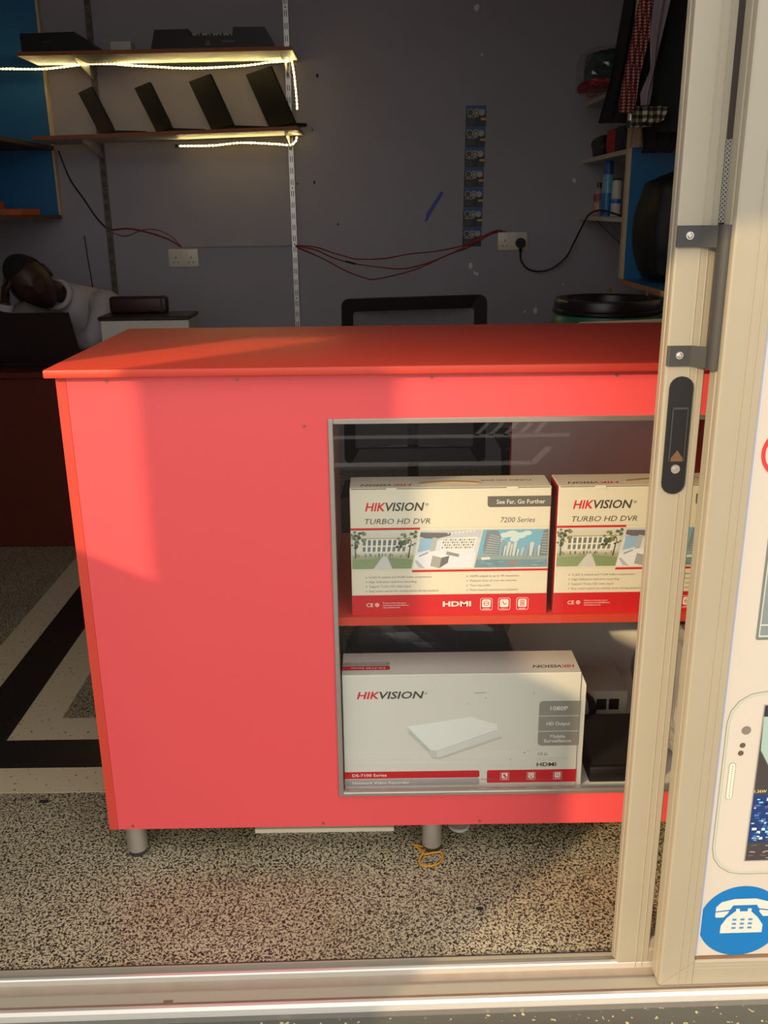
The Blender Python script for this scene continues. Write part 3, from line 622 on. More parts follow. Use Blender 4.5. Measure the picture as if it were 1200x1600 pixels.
# flat recorder carton on the cabinet floor
def nvr_box():
    x0, x1, y0, z0 = -0.0815, 0.4050, 1.688, 0.1545; BW = x1-x0; BH = 0.268; BD = 0.100
    t = thing('nvr_carton', 'larger white carton with grey recorder picture on the cabinet floor', 'box', ((x0+x1)/2, y0+BD/2, z0))
    mc = mat('cool_white_carton', (222, 218, 208), 0.42)
    obj('carton_body', bx(x0, x1, y0, y0+BD, z0, z0+BH, bev=0.0012), mc, t)
    bm = prism(B(), [(x1-0.001, z0+BH), (x1+0.0115, z0+BH-0.030), (x1+0.0115, z0+0.001), (x1-0.001, z0+0.001)], 'y', y0+0.003, y0+0.0045)
    sf = obj('side_flap', bm, mc, t)
    p = Print((x0, y0, z0), (BW/.4975, 0, 0), (0, 0, 1), (0, -1, 0), 0.00012); p.sv = BH/.284; p.su = BW/.4975; BW = .4975
    p.text('HIK', .030, .2270, .0170, HRED, 2, width=.0480, bold=.022, shear=.22); p.text('VISION', .0775, .2270, .0170, GREYTX, 2, width=.0930, bold=.022, shear=.22); p.text('®', .172, .236, .005, GREYTX, 2)
    p.rrect(.412, .1050, BW, .2160, .009, (150, 146, 136), 1, (1, 0, 0, 1))
    p.rect(.412, .1785, BW, .1800, (228, 224, 214), 2); p.rect(.412, .1405, BW, .1420, (228, 224, 214), 2)
    LT = (240, 236, 226)
    p.text('1080P', .4540, .1930, .0100, LT, 3, width=.0370, bold=.012, align='c'); p.text('HD Output', .4540, .1560, .0085, LT, 3, width=.0490, bold=.012, align='c')
    p.text('Mobile', .4540, .1245, .0078, LT, 3, width=.0320, bold=.012, align='c'); p.text('Surveillance', .4540, .1135, .0078, LT, 3, width=.0580, bold=.012, align='c')
    p.text('CE', .4130, .0815, .0065, GREYTX, 2, width=.0110); p.ring(.4300, .0845, .0032, .0008, GREYTX, 2, 12); p.line(.4265, .0815, .4350, .0815, .0007, GREYTX, 2)
    p.line(.4130, .0740, .4780, .0740, .0006, (170, 166, 156), 2); p.line(.4130, .0690, .4620, .0690, .0006, (170, 166, 156), 2)
    p.text('HDMI', .4120, .0530, .0095, GREYTX, 2, width=.0420, bold=.03)
    p.rrect(.000, .0265, .2900, .0445, .004, SIGN_RED, 1, (0, 1, 1, 0)); p.text('DS-7100 Series', .0165, .0320, .0070, LT, 2, width=.0740, bold=.012)
    p.rrect(.000, .0075, .2900, .0250, .004, (166, 164, 160), 1, (0, 1, 1, 0)); p.text('Network Video Recorder', .0165, .0125, .0070, LT, 2, width=.1230, bold=.006)
    p.rrect(.3060, .0120, BW, .0445, .004, SIGN_RED, 1, (1, 0, 0, 1))
    for k, x in enumerate((.335, .392, .449)):
        p.rect(x, .0185, x+.0185, .0385, (226, 200, 190), 2); p.rect(x+.0008, .0193, x+.0177, .0377, SIGN_RED, 3); p.rect(x+.003, .0235, x+.0155, .0365, LT, 4)
        if k == 0: p.rect(x+.006, .028, x+.011, .034, (190, 80, 80), 5); p.rect(x+.009, .025, x+.014, .029, (190, 80, 80), 5)
        elif k == 1: p.ring(x+.0092, .030, .0042, .0012, (190, 80, 80), 5, 12); p.rect(x+.0085, .0255, x+.010, .030, (190, 80, 80), 5)
        else: p.ring(x+.0085, .031, .0034, .0012, (190, 80, 80), 5, 12); p.line(x+.0105, .029, x+.0145, .0255, .0014, (190, 80, 80), 5)
        p.rect(x+.004, .0203, x+.0145, .0213, LT, 4)
    # printed picture of the recorder
    p.poly([(.1480, .1460), (.1900, .0830), (.2020, .0790), (.3360, .1310), (.3330, .1240), (.2040, .0740), (.1880, .0770)], (196, 194, 188), 2)
    p.poly([(.1350, .1580), (.1855, .0985), (.1980, .0960), (.3250, .1470), (.3250, .1600), (.2900, .1720), (.2700, .1800)], (236, 236, 230), 3)
    p.poly([(.1350, .1580), (.1855, .0985), (.1980, .0960), (.1980, .0790), (.1890, .0800), (.1370, .1390)], (206, 206, 200), 4)
    p.poly([(.1980, .0960), (.3250, .1470), (.3250, .1300), (.1980, .0790)], (220, 220, 214), 4)
    for k in range(12):
        t_ = k/11; p.line(.142+.040*t_, .1440-.047*t_, .142+.040*t_, .1385-.047*t_, .0014, (160, 160, 156), 5)
    p.line(.1350, .1580, .1855, .0985, .0010, (226, 226, 222), 5); p.line(.1980, .0955, .3250, .1465, .0008, (190, 190, 186), 5)
    for x, y, r in ((.385, .088, .0022), (.392, .093, .0016), (.300, .226, .0015), (.400, .236, .0018), (.262, .212, .0014), (.355, .071, .0016)): p.disc(x, y, r, (176, 166, 140), 2, n=8)
    p.line(.275, .2380, .300, .2385, .0016, (150, 146, 136), 2); p.line(.292, .0215, .325, .0225, .0014, (120, 112, 104), 3)
    p.build('front_print', t)
    q = Print((x0, y0, z0+BH), (1, 0, 0), (0, 1, 0), (0, 0, 1), 0.00012)
    q.text('HIK', .4500, .022, .012, HRED, 2, width=.0270, bold=.02, shear=.22, flip=True); q.text('VISION', .3900, .022, .012, GREYTX, 2, width=.0600, bold=.02, shear=.22, flip=True)
    q.build('top_logo', t)
    q = Print((x0, y0, z0+BH), (1, 0, 0), (0, 1, 0), (0, 0, 1), 0.00012)
    q.rrect(0, .022, .098, .040, .004, SIGN_RED, 1, (0, 1, 1, 0)); q.text('DS-7100 Series', .018, .026, .008, LT, 2, width=.070, bold=.01, flip=True)
    q.rrect(0, .042, .098, .056, .004, (166, 164, 160), 1, (0, 1, 1, 0)); q.text('Network Video Recorder', .016, .046, .006, LT, 2, width=.075, flip=True)
    q.build('top_series_name', t)
nvr_box()

# ------------------------------------------------------------------ other goods inside the counter
def lumpy(bm, x0, x1, y0, y1, z0, z1, amp=0.012, cuts=9, seed=1, rnd=0.35):
    """a soft crumpled lump: rounded box with random dents, flat underneath"""
    rg = random.Random(seed)
    r = bmesh.ops.create_cube(bm, size=2.0); vs0 = r['verts']
    bmesh.ops.subdivide_edges(bm, edges=list({e for v in vs0 for e in v.link_edges}), cuts=cuts, use_grid_fill=True)
    ph = [(rg.uniform(3, 9), rg.uniform(3, 9), rg.uniform(3, 9), rg.uniform(0, 6)) for _ in range(6)]
    for v in bm.verts:
        c = v.co; s = c.normalized()*1.25; q = c.lerp(s, rnd)
        d = sum(math.sin(a_*c.x+b_*c.y+c_*c.z+e_) for a_, b_, c_, e_ in ph)/6
        n = c.normalized()
        x = (x0+x1)/2+q.x*(x1-x0)/2*0.95; y = (y0+y1)/2+q.y*(y1-y0)/2*0.95; z = (z0+z1)/2+q.z*(z1-z0)/2*0.95
        p = Vector((x, y, z))+n*d*amp*2
        p.z = max(p.z, z0); v.co = p
    return bm
o = obj('wrapped_parcel', lumpy(B(), -0.070, 0.300, 1.86, 2.12, 0.154, 0.47, 0.010, 10, 4), mat('black_plastic_wrap', (34, 32, 36), 0.25, bump=0.6, bscale=40))
tag(o, 'black plastic-wrapped parcel behind the larger white carton', 'parcel')
o = obj('grey_plastic_bundle', lumpy(B(), 0.622, 0.748, 1.74, 2.10, 0.154, 0.46, 0.012, 9, 9), mat('crumpled_grey_film', (168, 162, 164), 0.35, bump=0.8, bscale=45))
tag(o, 'crumpled pale grey plastic bundle in the right corner of the counter', 'plastic bundle')
t = thing('black_device', 'flat black electronic device beside the larger white carton', 'device', (0.51, 1.82, 0.154))
obj('body', bx(0.437, 0.585, 1.700, 1.92, 0.1542, 0.192, bev=0.004, seg=2), m_blackp, t, smooth=30)
obj('lid_plate', bx(0.445, 0.577, 1.71, 1.91, 0.192, 0.194, bev=0.001), mat('dark_gloss_plate', (40, 38, 36), 0.25), t)
t = thing('white_switch_box', 'small white box with two black sockets behind the black device', 'device', (0.525, 2.03, 0.154))
obj('body', bx(0.475, 0.585, 1.965, 2.10, 0.1542, 0.225, bev=0.006, seg=2), m_white, t, smooth=30)
for x in (0.510, 0.540): obj('socket_port', bx(x, x+0.024, 1.9635, 1.967, 0.176, 0.204), m_blackp, t)
bm = B()
for k in range(3): tube(bm, smooth_path([(0.470-.004*k, 1.945+.006*k, 0.158), (0.462+.003*k, 1.948, 0.19+.01*k), (0.475+.008*k, 1.95, 0.235-.008*k), (0.492+.006*k, 1.947, 0.19), (0.486+.004*k, 1.94, 0.158)]), 0.0032, 7)
tag(obj('black_cable_bundle', bm, m_blackp), 'loops of black cable beside the small white box in the counter', 'cable')

# ------------------------------------------------------------------ things on the shop floor
tag(obj('white_batten', bx(-0.287, 0.022, 1.752, 1.80, 0.0, 0.010), mat('painted_batten', (226, 216, 190), .6)), 'thin white batten lying under the counter', 'batten')
t = obj('plastic_disc', lathe(B(), [(0, 0), (0.022, 0), (0.024, 0.002), (0.024, 0.007), (0.021, 0.008), (0.020, 0.005), (0, 0.005)], 0.168, 1.765, 24), m_white); tag(t, 'small round white plastic disc lying under the counter', 'disc')
band = smooth_path([(0.062, 1.703, .003), (0.073, 1.688, .004), (0.085, 1.668, .004), (0.104, 1.672, .004), (0.122, 1.674, .003), (0.124, 1.655, .003), (0.112, 1.637, .003), (0.095, 1.631, .003), (0.078, 1.634, .003), (0.074, 1.650, .003), (0.083, 1.668, .007), (0.088, 1.690, .003), (0.070, 1.698, .003), (0.064, 1.701, .003)])
tag(obj('rubber_band', tube(B(), band, 0.0022, 7), mat('orange_rubber', (206, 140, 30), .5), smooth=60), 'orange rubber band lying at the middle counter leg', 'rubber band')
for (x, y, s, lb) in ((-0.80, 1.878, .010, 'small dark scrap on the terrazzo beside the cream border strip'), (0.187, 1.505, .007, 'tiny dark scrap on the terrazzo in front of the counter')):
    tag(obj('floor_scrap', lumpy(B(), x-s, x+s, y-s*.45, y+s*.45, 0.0, 0.004, .0008, 3, 2), mat('dark_scrap', (30, 24, 20), .8)), lb, 'scrap')

# ------------------------------------------------------------------ mesh office chair behind the counter
ch = thing('office_chair', 'black mesh-back office chair behind the red counter', 'chair', (0.11, 2.66, 0))
mfab = mat('chair_fabric', (26, 24, 26), .8, bump=.3, bscale=400)
def rr_out(x0, x1, z0, z1, r, dz=lambda x: 0):
    P = []
    for cx_, cz_, a0 in ((x0+r, z0+r, PI), (x1-r, z0+r, 1.5*PI), (x1-r, z1-r, 0), (x0+r, z1-r, .5*PI)):
        P += [(cx_+r*math.cos(a0+k*PI/12), cz_+r*math.sin(a0+k*PI/12)) for k in range(7)]
    return [(x, z+(dz(x) if z > (z0+z1)/2 else 0)) for x, z in P]
def ring_prism(bm, out, inn, y0, y1, curve):
    n = len(out)
    vs = [[bm.verts.new((p[0], y+curve(p), p[1])) for p in L] for y in (y0, y1) for L in (out, inn)]
    of, nf, ob, nb = vs
    for i in range(n):
        j = (i+1) % n
        bm.faces.new((of[i], of[j], nf[j], nf[i])); bm.faces.new((ob[j], ob[i], nb[i], nb[j]))
        bm.faces.new((of[j], of[i], ob[i], ob[j])); bm.faces.new((nf[i], nf[j], nb[j], nb[i]))
    bmesh.ops.recalc_face_normals(bm, faces=bm.faces[:]); return bm
dzf = lambda x: 0.020*((x-0.111)/0.2175)**2*0.6+0.004*(x-0.111)/0.2175
out = rr_out(-0.108, 0.331, 0.56, 1.055, 0.022, dzf); inn = rr_out(-0.074, 0.296, 0.60, 1.018, 0.012, dzf)
cv = lambda p: 0.09*((p[0]-0.111)/0.22)**2*-1+0.09*(p[1]-0.56)
obj('back_frame', ring_prism(B(), out, inn, 2.90, 2.925, cv), m_blackp, ch)
m_mesh, nt, p_, tc = nodes('woven_mesh')
mp = nt.nodes.new('ShaderNodeMapping'); mp.inputs['Scale'].default_value = (260, 260, 260); nt.links.new(tc.outputs['Object'], mp.inputs['Vector'])
ck = nt.nodes.new('ShaderNodeTexVoronoi'); nt.links.new(mp.outputs[0], ck.inputs['Vector'])
rp = ramp(nt, [(0.35, (1, 1, 1)), (0.5, (0, 0, 0))]); nt.links.new(ck.outputs['Distance'], rp.inputs['Fac'])
tr = nt.nodes.new('ShaderNodeBsdfTransparent'); mxs = nt.nodes.new('ShaderNodeMixShader')
p_.inputs['Base Color'].default_value = (.10, .10, .10, 1); p_.inputs['Roughness'].default_value = .7
mm = nt.nodes.new('ShaderNodeMath'); mm.operation = 'MULTIPLY'; mm.inputs[1].default_value = 0.75; nt.links.new(rp.outputs['Color'], mm.inputs[0])
nt.links.new(mm.outputs[0], mxs.inputs[0]); nt.links.new(p_.outputs[0], mxs.inputs[1]); nt.links.new(tr.outputs[0], mxs.inputs[2]); nt.links.new(mxs.outputs[0], nt.nodes['Material Output'].inputs[0])
bm = B(); G = 10; grid = []
for i in range(G+1):
    x = -0.078+0.378*i/G
    grid.append([bm.verts.new((x, 2.911+cv((x, 0.596+0.425*j/G)), 0.596+0.425*j/G+(dzf(x) if j == G else 0))) for j in range(G+1)])
for i in range(G):
    for j in range(G): bm.faces.new((grid[i][j], grid[i+1][j], grid[i+1][j+1], grid[i][j+1]))
obj('back_mesh', bm, m_mesh, ch)
bm = lumpy(B(), -0.13, 0.35, 2.42, 2.88, 0.43, 0.50, .002, 6, 3, .12); obj('seat', bm, mfab, ch, smooth=60)
obj('back_bracket', tube(B(), smooth_path([(0.111, 2.72, 0.42), (0.111, 2.90, 0.42), (0.111, 2.955, 0.52), (0.111, 2.955, 0.68)]), 0.018, 8), m_blackp, ch)
obj('column', tube(B(), [(0.111, 2.65, 0.10), (0.111, 2.65, 0.25), (0.111, 2.65, 0.25), (0.111, 2.65, 0.43)], [0.028, 0.028, 0.018, 0.018], 14), m_dark, ch)
for k in range(5):
    a_ = 2*PI*k/5+.3; ex, ey = 0.111+.28*math.cos(a_), 2.65+.28*math.sin(a_)
    l = obj('base_arm', tube(B(), [(0.111+.02*math.cos(a_), 2.65+.02*math.sin(a_), .105), (ex, ey, .075)], [.024, .014], 8), m_blackp, ch)
    for q_ in (-1, 1): obj('caster_wheel', tube(B(), [(ex-q_*.012*math.sin(a_), ey+q_*.012*math.cos(a_), .026), (ex-q_*.03*math.sin(a_), ey+q_*.03*math.cos(a_), .026)], .026, 14), m_blackp, l)
    obj('caster_stem', tube(B(), [(ex, ey, .02), (ex, ey, .08)], .007, 8), m_dark, l)
for s in (-1, 1):
    x = 0.111+s*.262
    obj('armrest', bx(x-.025, x+.025, 2.52, 2.76, .655, .685, bev=.008, seg=2), m_blackp, ch, smooth=40)
    obj('armrest_post', tube(B(), smooth_path([(0.111+s*.20, 2.66, .425), (x, 2.66, .44), (x, 2.66, .66)]), .014, 8), m_blackp, ch)

# ------------------------------------------------------------------ green drum with black lid
dr = thing('plastic_drum', 'green plastic drum with black clamp lid behind the counter', 'drum', (0.776, 3.2, 0))
mg = mat('green_plastic', (34, 98, 74), .45)
obj('drum_body', lathe(B(), [(0, 0), (.17, 0), (.185, .02), (.20, .12), (.205, .30), (.200, .32), (.205, .34), (.207, .60), (.202, .62), (.207, .64), (.205, .82), (.195, .92), (.178, .965), (.172, .975), (.172, .99), (0, .99)], .776, 3.2, 48), mg, dr, smooth=40)
ld = obj('drum_lid', lathe(B(), [(0, .985), (.178, .978), (.182, .982), (.182, .990), (.177, .994), (.177, 1.018), (.172, 1.026), (.140, 1.026), (.134, 1.022), (.132, 1.000), (.05, .998), (.045, 1.004), (0, 1.004)], .776, 3.2, 48), mat('black_drum_lid', (24, 20, 20), .35), dr, smooth=40)
for a_ in (-.5, .4): obj('clamp_bolt', tube(B(), [(.776+.165*math.cos(a_+.9), 3.2+.165*math.sin(a_+.9), 1.02), (.776+.165*math.cos(a_+.9), 3.2+.165*math.sin(a_+.9), 1.045)], .006, 10), mat('brass'), ld)
# pale board edge just behind the counter top
tag(obj('leaning_board', prism(B(), [(0.470, .30), (0.470, 1.046), (0.490, 1.0545), (0.770, 1.0625), (0.770, .30)], 'y', 2.262, 2.274), mat('beige_board', (176, 152, 124), .6)), 'beige board with a rounded corner leaning behind the counter back edge', 'board')

# ------------------------------------------------------------------ wall shelving with uprights, brackets, LED strips
YS = 4.42
for x, lb in ((-0.402, 'bright slotted metal upright at the right end of the wall shelves'), (-1.305, 'dull slotted metal upright near the left end of the wall shelves')):
    bright = x > -1
    u = thing('slotted_upright', lb, 'upright', (x, YB, 0.55), group='slotted shelf uprights')
    mu = mat('galvanised_steel', (196, 192, 188), .35, .6) if bright else mat('stained_steel', (108, 98, 92), .5, .4, var=.35, vscale=22)
    obj('channel', bx(x-.0135, x+.0135, YB-.014, YB-.0005, 0.55, 2.55, bev=.0015), mu, u)
    bm = B()
    for k in range(36):
        z = .60+k*.052
        for s in (-1, 1): box(bm, x+s*.0045-.0016, x+s*.0045+.0016, YB-.0146, YB-.0135, z, z+.026)
        if k % 5 == 0: tube(bm, [(x, YB-.0134, z+.039), (x, YB-.0148, z+.039)], .0035, 10)
    obj('slots', bm, mat('slot_shadow', (40, 34, 32), .8), u)['kind'] = 'stuff'
def wall_shelf(x0, x1, z0, z1, label, th=0.016):
    t = thing('wall_shelf', label, 'shelf', ((x0+x1)/2, YB, (z0+z1)/2-th), group='wall shelves')
    m_board = mat('pale_shelf_board', (198, 192, 176), .5)
    def sl(bm, y0, y1):
        V = [bm.verts.new(q) for q in ((x0, y0, z0-th), (x1, y0, z1-th), (x1, y1, z1-th), (x0, y1, z0-th), (x0, y0, z0), (x1, y0, z1), (x1, y1, z1), (x0, y1, z0))]
        for f in ((0, 3, 2, 1), (4, 5, 6, 7), (0, 1, 5, 4), (1, 2, 6, 5), (2, 3, 7, 6), (3, 0, 4, 7)): bm.faces.new([V[k] for k in f])
        return bm
    obj('board', sl(B(), YS+.002, YB-.016), m_board, t)
    obj('edge_band', sl(B(), YS, YS+.002), m_shelf, t)
    for x in (-0.402, -1.305):
        zz = z0+(z1-z0)*(x-x0)/(x1-x0)-th
        obj('bracket', prism(B(), [(YB-.014, zz-.0003), (YS+.06, zz-.0003), (YS+.06, zz-.012), (YB-.014, zz-.06)], 'x', x-.002, x+.002), mat('galvanised_steel'), t)
    return t
wall_shelf(-1.535, -0.350, 1.976, 1.987, 'upper wall shelf with a brown front edge carrying black devices')
wall_shelf(-1.510, -0.340, 1.639, 1.669, 'lower wall shelf with a brown front edge carrying four black laptops')
m_led = mat('led_chip', (255, 240, 190), emit=(255, 226, 150), estr=170.0); m_ledr = mat('led_ribbon', (236, 224, 180), .4, emit=(255, 214, 130), estr=0.4)
def led_strip(pts, label, tail=None):
    path = smooth_path(pts, 10); t = thing('led_strip', label, 'light strip', tuple(path[0]), group='lit strips on the wall shelves')
    bm = B(); n = len(path); prev = None
    for i, p in enumerate(path):
        d = (path[min(i+1, n-1)]-path[max(i-1, 0)]).normalized(); s = d.cross(Vector((0, 1, 0))).normalized()*.004
        r = [bm.verts.new(p+s+Vector((0, q, 0))) for q in (-.0008, .0008)]+[bm.verts.new(p-s+Vector((0, q, 0))) for q in (.0008, -.0008)]
        if prev:
            for k in range(4): bm.faces.new((prev[k], prev[(k+1) % 4], r[(k+1) % 4], r[k]))
        prev = r
    obj('ribbon', bm, m_ledr, t)
    bm = B(); acc = 0.0; L = 0.0
    for A_, D_ in zip(path, path[1:]):
        d = D_-A_; l = d.length
        while acc <= l:
            c = A_+d*(acc/l); box(bm, c.x-.0022, c.x+.0022, c.y-.0026, c.y-.0008, c.z-.0022, c.z+.0022); acc += .0165
        acc -= l
    obj('led_chips', bm, m_led, t)['kind'] = 'stuff'
    return t
q = 4.69; KL = 1.062
def lp(L): return [(x*KL, q, 1.32+(z-1.32)*KL) for x, z in L]
led_strip(lp([(-1.80, 1.905), (-1.614, 1.910), (-1.420, 1.908), (-1.202, 1.926), (-1.0, 1.915), (-.787, 1.904), (-.565, 1.912), (-.450, 1.924), (-.362, 1.928)]), 'long lit yellow strip sagging below the upper wall shelf')
led_strip(lp([(-.355, 1.928), (-.347, 1.88), (-.341, 1.80), (-.338, 1.735)]), 'short lit yellow strip hanging down between the two wall shelves')
t2 = led_strip(lp([(-.345, 1.622), (-.352, 1.606), (-.375, 1.592), (-.44, 1.596), (-.53, 1.601), (-.61, 1.602), (-.72, 1.593), (-.866, 1.592)]), 'lit yellow strip sagging below the lower wall shelf')
obj('end_plug', bx(-.938, -.921, q-.005, q+.005, 1.602, 1.616), m_blackp, t2)
# black laptops, lids leaning back, on the lower shelf
zs = lambda x: 1.639+.030*(x+1.51)/1.17
lid_d = [(-1.206, .175, .25), (-.947, .185, .235), (-.683, .205, .285), (-.414, .225, .29)]
names = ('leftmost black laptop on the lower wall shelf, lid half open', 'second black laptop from the left on the lower wall shelf', 'third black laptop from the left on the lower wall shelf', 'rightmost and largest black laptop on the lower wall shelf')
for (x, hh, wdt), lb in zip(lid_d, names):
    wd = Vector((.48, -.877, 0)); fd = Vector((.877, .48, 0)); z = zs(x)+.0008
    t = thing('laptop', lb, 'laptop', (x, 4.545, z), group='laptops on the lower wall shelf')
    c0 = Vector((x, 4.545, z))
    def slab(bm, o_, e1, e2, e3):
        V = [bm.verts.new(o_+e1*a_+e2*b_+e3*c_) for a_, b_, c_ in ((-.5, 0, 0), (.5, 0, 0), (.5, 1, 0), (-.5, 1, 0), (-.5, 0, 1), (.5, 0, 1), (.5, 1, 1), (-.5, 1, 1))]
        for f in ((0, 3, 2, 1), (4, 5, 6, 7), (0, 1, 5, 4), (1, 2, 6, 5), (2, 3, 7, 6), (3, 0, 4, 7)): bm.faces.new([V[k] for k in f])
        bmesh.ops.recalc_face_normals(bm, faces=bm.faces[:]); return bm
    obj('base', slab(B(), c0, wd*wdt, fd*(hh*.80 if x < -.5 else .05), Vector((0, 0, .014))), m_blackp, t)
    upv = (-fd*.42+Vector((0, 0, .90))).normalized()
    obj('lid', slab(B(), c0+Vector((0, 0, .014)), wd*wdt, upv*hh*1.08, -fd*.009), mat('laptop_lid', (14, 13, 13), .6), t)
    obj('screen', slab(B(), c0+Vector((0, 0, .022))+fd*.0004+upv*.01, wd*wdt*.93, upv*hh*.95, fd*.0005), mat('dark_screen', (10, 10, 12), .15), t)
# black devices on the upper shelf
zu = lambda x: 1.976+.011*(x+1.535)/1.185
t = thing('black_receiver', 'long low black receiver at the left end of the upper wall shelf', 'device', (-1.40, 4.58, zu(-1.4)))
z = zu(-1.4)+.0012
obj('body', prism(B(), [(-1.525, z+.004), (-1.525, z+.075), (-1.29, z+.080), (-1.282, z+.060), (-1.245, z+.050), (-1.19, z+.008), (-1.185, z)] + [(-1.52, z)], 'y', 4.46, 4.70), m_blackp, t)
pq = Print((-1.50, 4.46, z), (1, 0, 0), (0, 0, 1), (0, -1, 0)); [pq.rect(.070+.0065*k, .038, .0745+.0065*k, .045, (52, 50, 48), 1) for k in range(6)]; pq.build('worn_lettering', t)['kind'] = 'stuff'
tag(obj('white_carton', bx(-1.150, -1.060, 4.50, 4.58, zu(-1.1)+.001, zu(-1.1)+.046, bev=.002), m_white), 'small white carton between two black devices on the upper shelf', 'box')
z = zu(-.7)+.0045
t = thing('black_console', 'black device with raised ends and pale middle on the upper shelf', 'device', (-.70, 4.58, z))
obj('body', prism(B(), [(-.965, z), (-.945, z+.074), (-.800, z+.076), (-.795, z+.048), (-.612, z+.048), (-.605, z+.082), (-.470, z+.082), (-.432, z+.010), (-.430, z)], 'y', 4.46, 4.70), m_blackp, t)
obj('pale_insert', bx(-.790, -.617, 4.50, 4.56, z+.048, z+.066, bev=.002), mat('pale_keys', (170, 168, 150), .5), t)
bm = B()
for k in range(11): box(bm, -.785+.0155*k, -.777+.0155*k, 4.485, 4.50, z+.048, z+.055+.004*(k % 3))
obj('teeth', bm, m_blackp, t)
pq = Print((-.965, 4.46, z), (1, 0, 0), (0, 0, 1), (0, -1, 0)); [pq.rect(.305+.0085*k, .022, .311+.0085*k, .031, (80, 78, 74), 1) for k in range(7)]; pq.build('worn_lettering', t)['kind'] = 'stuff'; pq = Print((-.965, 4.46, z), (1, 0, 0), (0, 0, 1), (0, -1, 0)); pq.poly([(.236, .012), (.262, .012), (.252, .030), (.240, .030)], (84, 80, 76), 1); pq.build('badge', t)

# ------------------------------------------------------------------ left blue shelf unit
ul = thing('blue_shelf_unit', 'blue-backed shelf unit in the left back corner', 'shelf unit', (-1.9, 4.74, 1.28))
obj('back_panel', bx(-2.22, -1.530, 4.735, 4.767, 1.290, 2.30), m_blue, ul)
obj('edge_strip', bx(-1.530, -1.520, 4.728, 4.767, 1.290, 2.30), m_paleedge, ul)
for z in (1.290, 1.600):
    obj('shelf_board', bx(-2.22, -1.520, 3.80, 4.734, z, z+.018), mat('dark_shelf_board', (90, 62, 46), .6), ul)
m_or = mat('orange_card', (206, 88, 34), .6); m_ye = mat('mustard_card', (176, 134, 60), .6)
for x0, x1, y0, y1, z0, z1, m_, lb in ((-1.70, -1.575, 4.35, 4.60, 1.3085, 1.336, m_or, 'flat orange carton at the front edge of the lower left shelf'),
        (-1.90, -1.71, 4.28, 4.55, 1.3085, 1.335, mat('maroon_card', (110, 40, 34), .6), 'flat maroon carton on the lower left shelf'),
        (-1.90, -1.72, 4.30, 4.55, 1.3355, 1.372, m_or, 'brown-orange carton stacked on the maroon carton'),
        (-1.88, -1.76, 4.32, 4.52, 1.3725, 1.405, m_ye, 'mustard carton on top of the stack on the lower left shelf')):
    t = thing('small_carton', lb, 'box', ((x0+x1)/2, (y0+y1)/2, z0), group='cartons on the left shelf')
    obj('carton_body', bx(x0, x1, y0, y1, z0, z1, bev=.002), m_, t); obj('tape', bx(x0+.3*(x1-x0), x0+.45*(x1-x0), y0-.0005, y1+.0005, z0+.001, z1+.0006), mat('brown_tape', (150, 110, 70), .4), t)
t = thing('dark_bottle', 'small dark bottle with a pale cap on the upper left shelf', 'bottle', (-1.70, 4.40, 1.618))
obj('body', lathe(B(), [(0, 1.618), (.022, 1.618), (.025, 1.622), (.025, 1.680), (.012, 1.70), (0, 1.70)], -1.70, 4.40, 20), m_blackp, t, smooth=40)
obj('cap', lathe(B(), [(0, 1.70), (.012, 1.70), (.012, 1.728), (.010, 1.732), (0, 1.732)], -1.70, 4.40, 16), m_white, t, smooth=40)

# ------------------------------------------------------------------ wiring on the back wall
m_rw = mat('red_wire', (150, 34, 40), .5); m_bw = mat('black_wire', (18, 16, 16), .5)
yw = YB-.004
def wire(name, pts, r, m_, lb, grp=None):
    P = smooth_path([(p[0], p[2] if len(p) > 2 else yw, p[1]) for p in pts], 5)
    return tag(obj(name, tube(B(), P, r, 6), m_, smooth=60), lb, 'cable', grp)
g = 'wires on the back wall'
wire('red_wire', [(-1.308, 1.233), (-1.214, 1.240), (-1.12, 1.222), (-1.02, 1.188), (-.962, 1.152)], .004, m_rw, 'dark red wire from the dull upright to the left socket, thicker lower run', g)
wire('red_wire', [(-1.300, 1.225), (-1.23, 1.205), (-1.16, 1.228), (-1.09, 1.236), (-1.01, 1.205), (-.958, 1.150)], .0022, m_rw, 'thin red wire waving above the left socket', g)
wire('black_wire', [(-1.511, 1.60), (-1.47, 1.47), (-1.416, 1.383), (-1.36, 1.29), (-1.308, 1.233)], .004, m_bw, 'black cable running from the blue unit down to the dull upright', g)
wire('red_wire', [(-.400, 1.153, YB-.017), (-.30, 1.143), (-.216, 1.115), (-.15, 1.096), (-.09, 1.083), (.036, 1.085), (.16, 1.105), (.30, 1.118), (.438, 1.146), (.541, 1.194, YB-.008), (.600, 1.212), (.640, 1.199)], .003, m_rw, 'topmost red wire sagging between the bright upright and the right socket', g)
wire('red_wire', [(-.398, 1.150, YB-.018), (-.30, 1.130), (-.231, 1.098), (-.138, 1.068), (0, 1.045), (.131, 1.035), (.25, 1.060), (.36, 1.102), (.438, 1.139, YB-.009), (.541, 1.188, YB-.010), (.615, 1.206), (.655, 1.198)], .003, m_rw, 'middle red wire sagging below the card strip', g)
wire('red_wire', [(-.396, 1.147, YB-.019), (-.28, 1.095), (-.155, 1.029), (-.06, .993), (0, .987), (.163, 1.022), (.26, 1.058), (.353, 1.099), (.445, 1.132, YB-.011), (.53, 1.180, YB-.012), (.590, 1.204), (.660, 1.196)], .003, m_rw, 'lowest red wire sagging on the back wall', g)
tag(obj('tape_sleeve', tube(B(), [(-.155, yw-.0005, 1.0735), (-.105, yw-.0005, 1.0605)], .0046, 8), m_bw), 'short black tape sleeve on the middle red wire', 'tape')
tag(obj('cable_trunking', bx(-.945, -.420, YB-.012, YB-.0005, 1.150, 1.163, bev=.001), m_wall), 'thin painted cable trunking between left socket and bright upright', 'trunking')
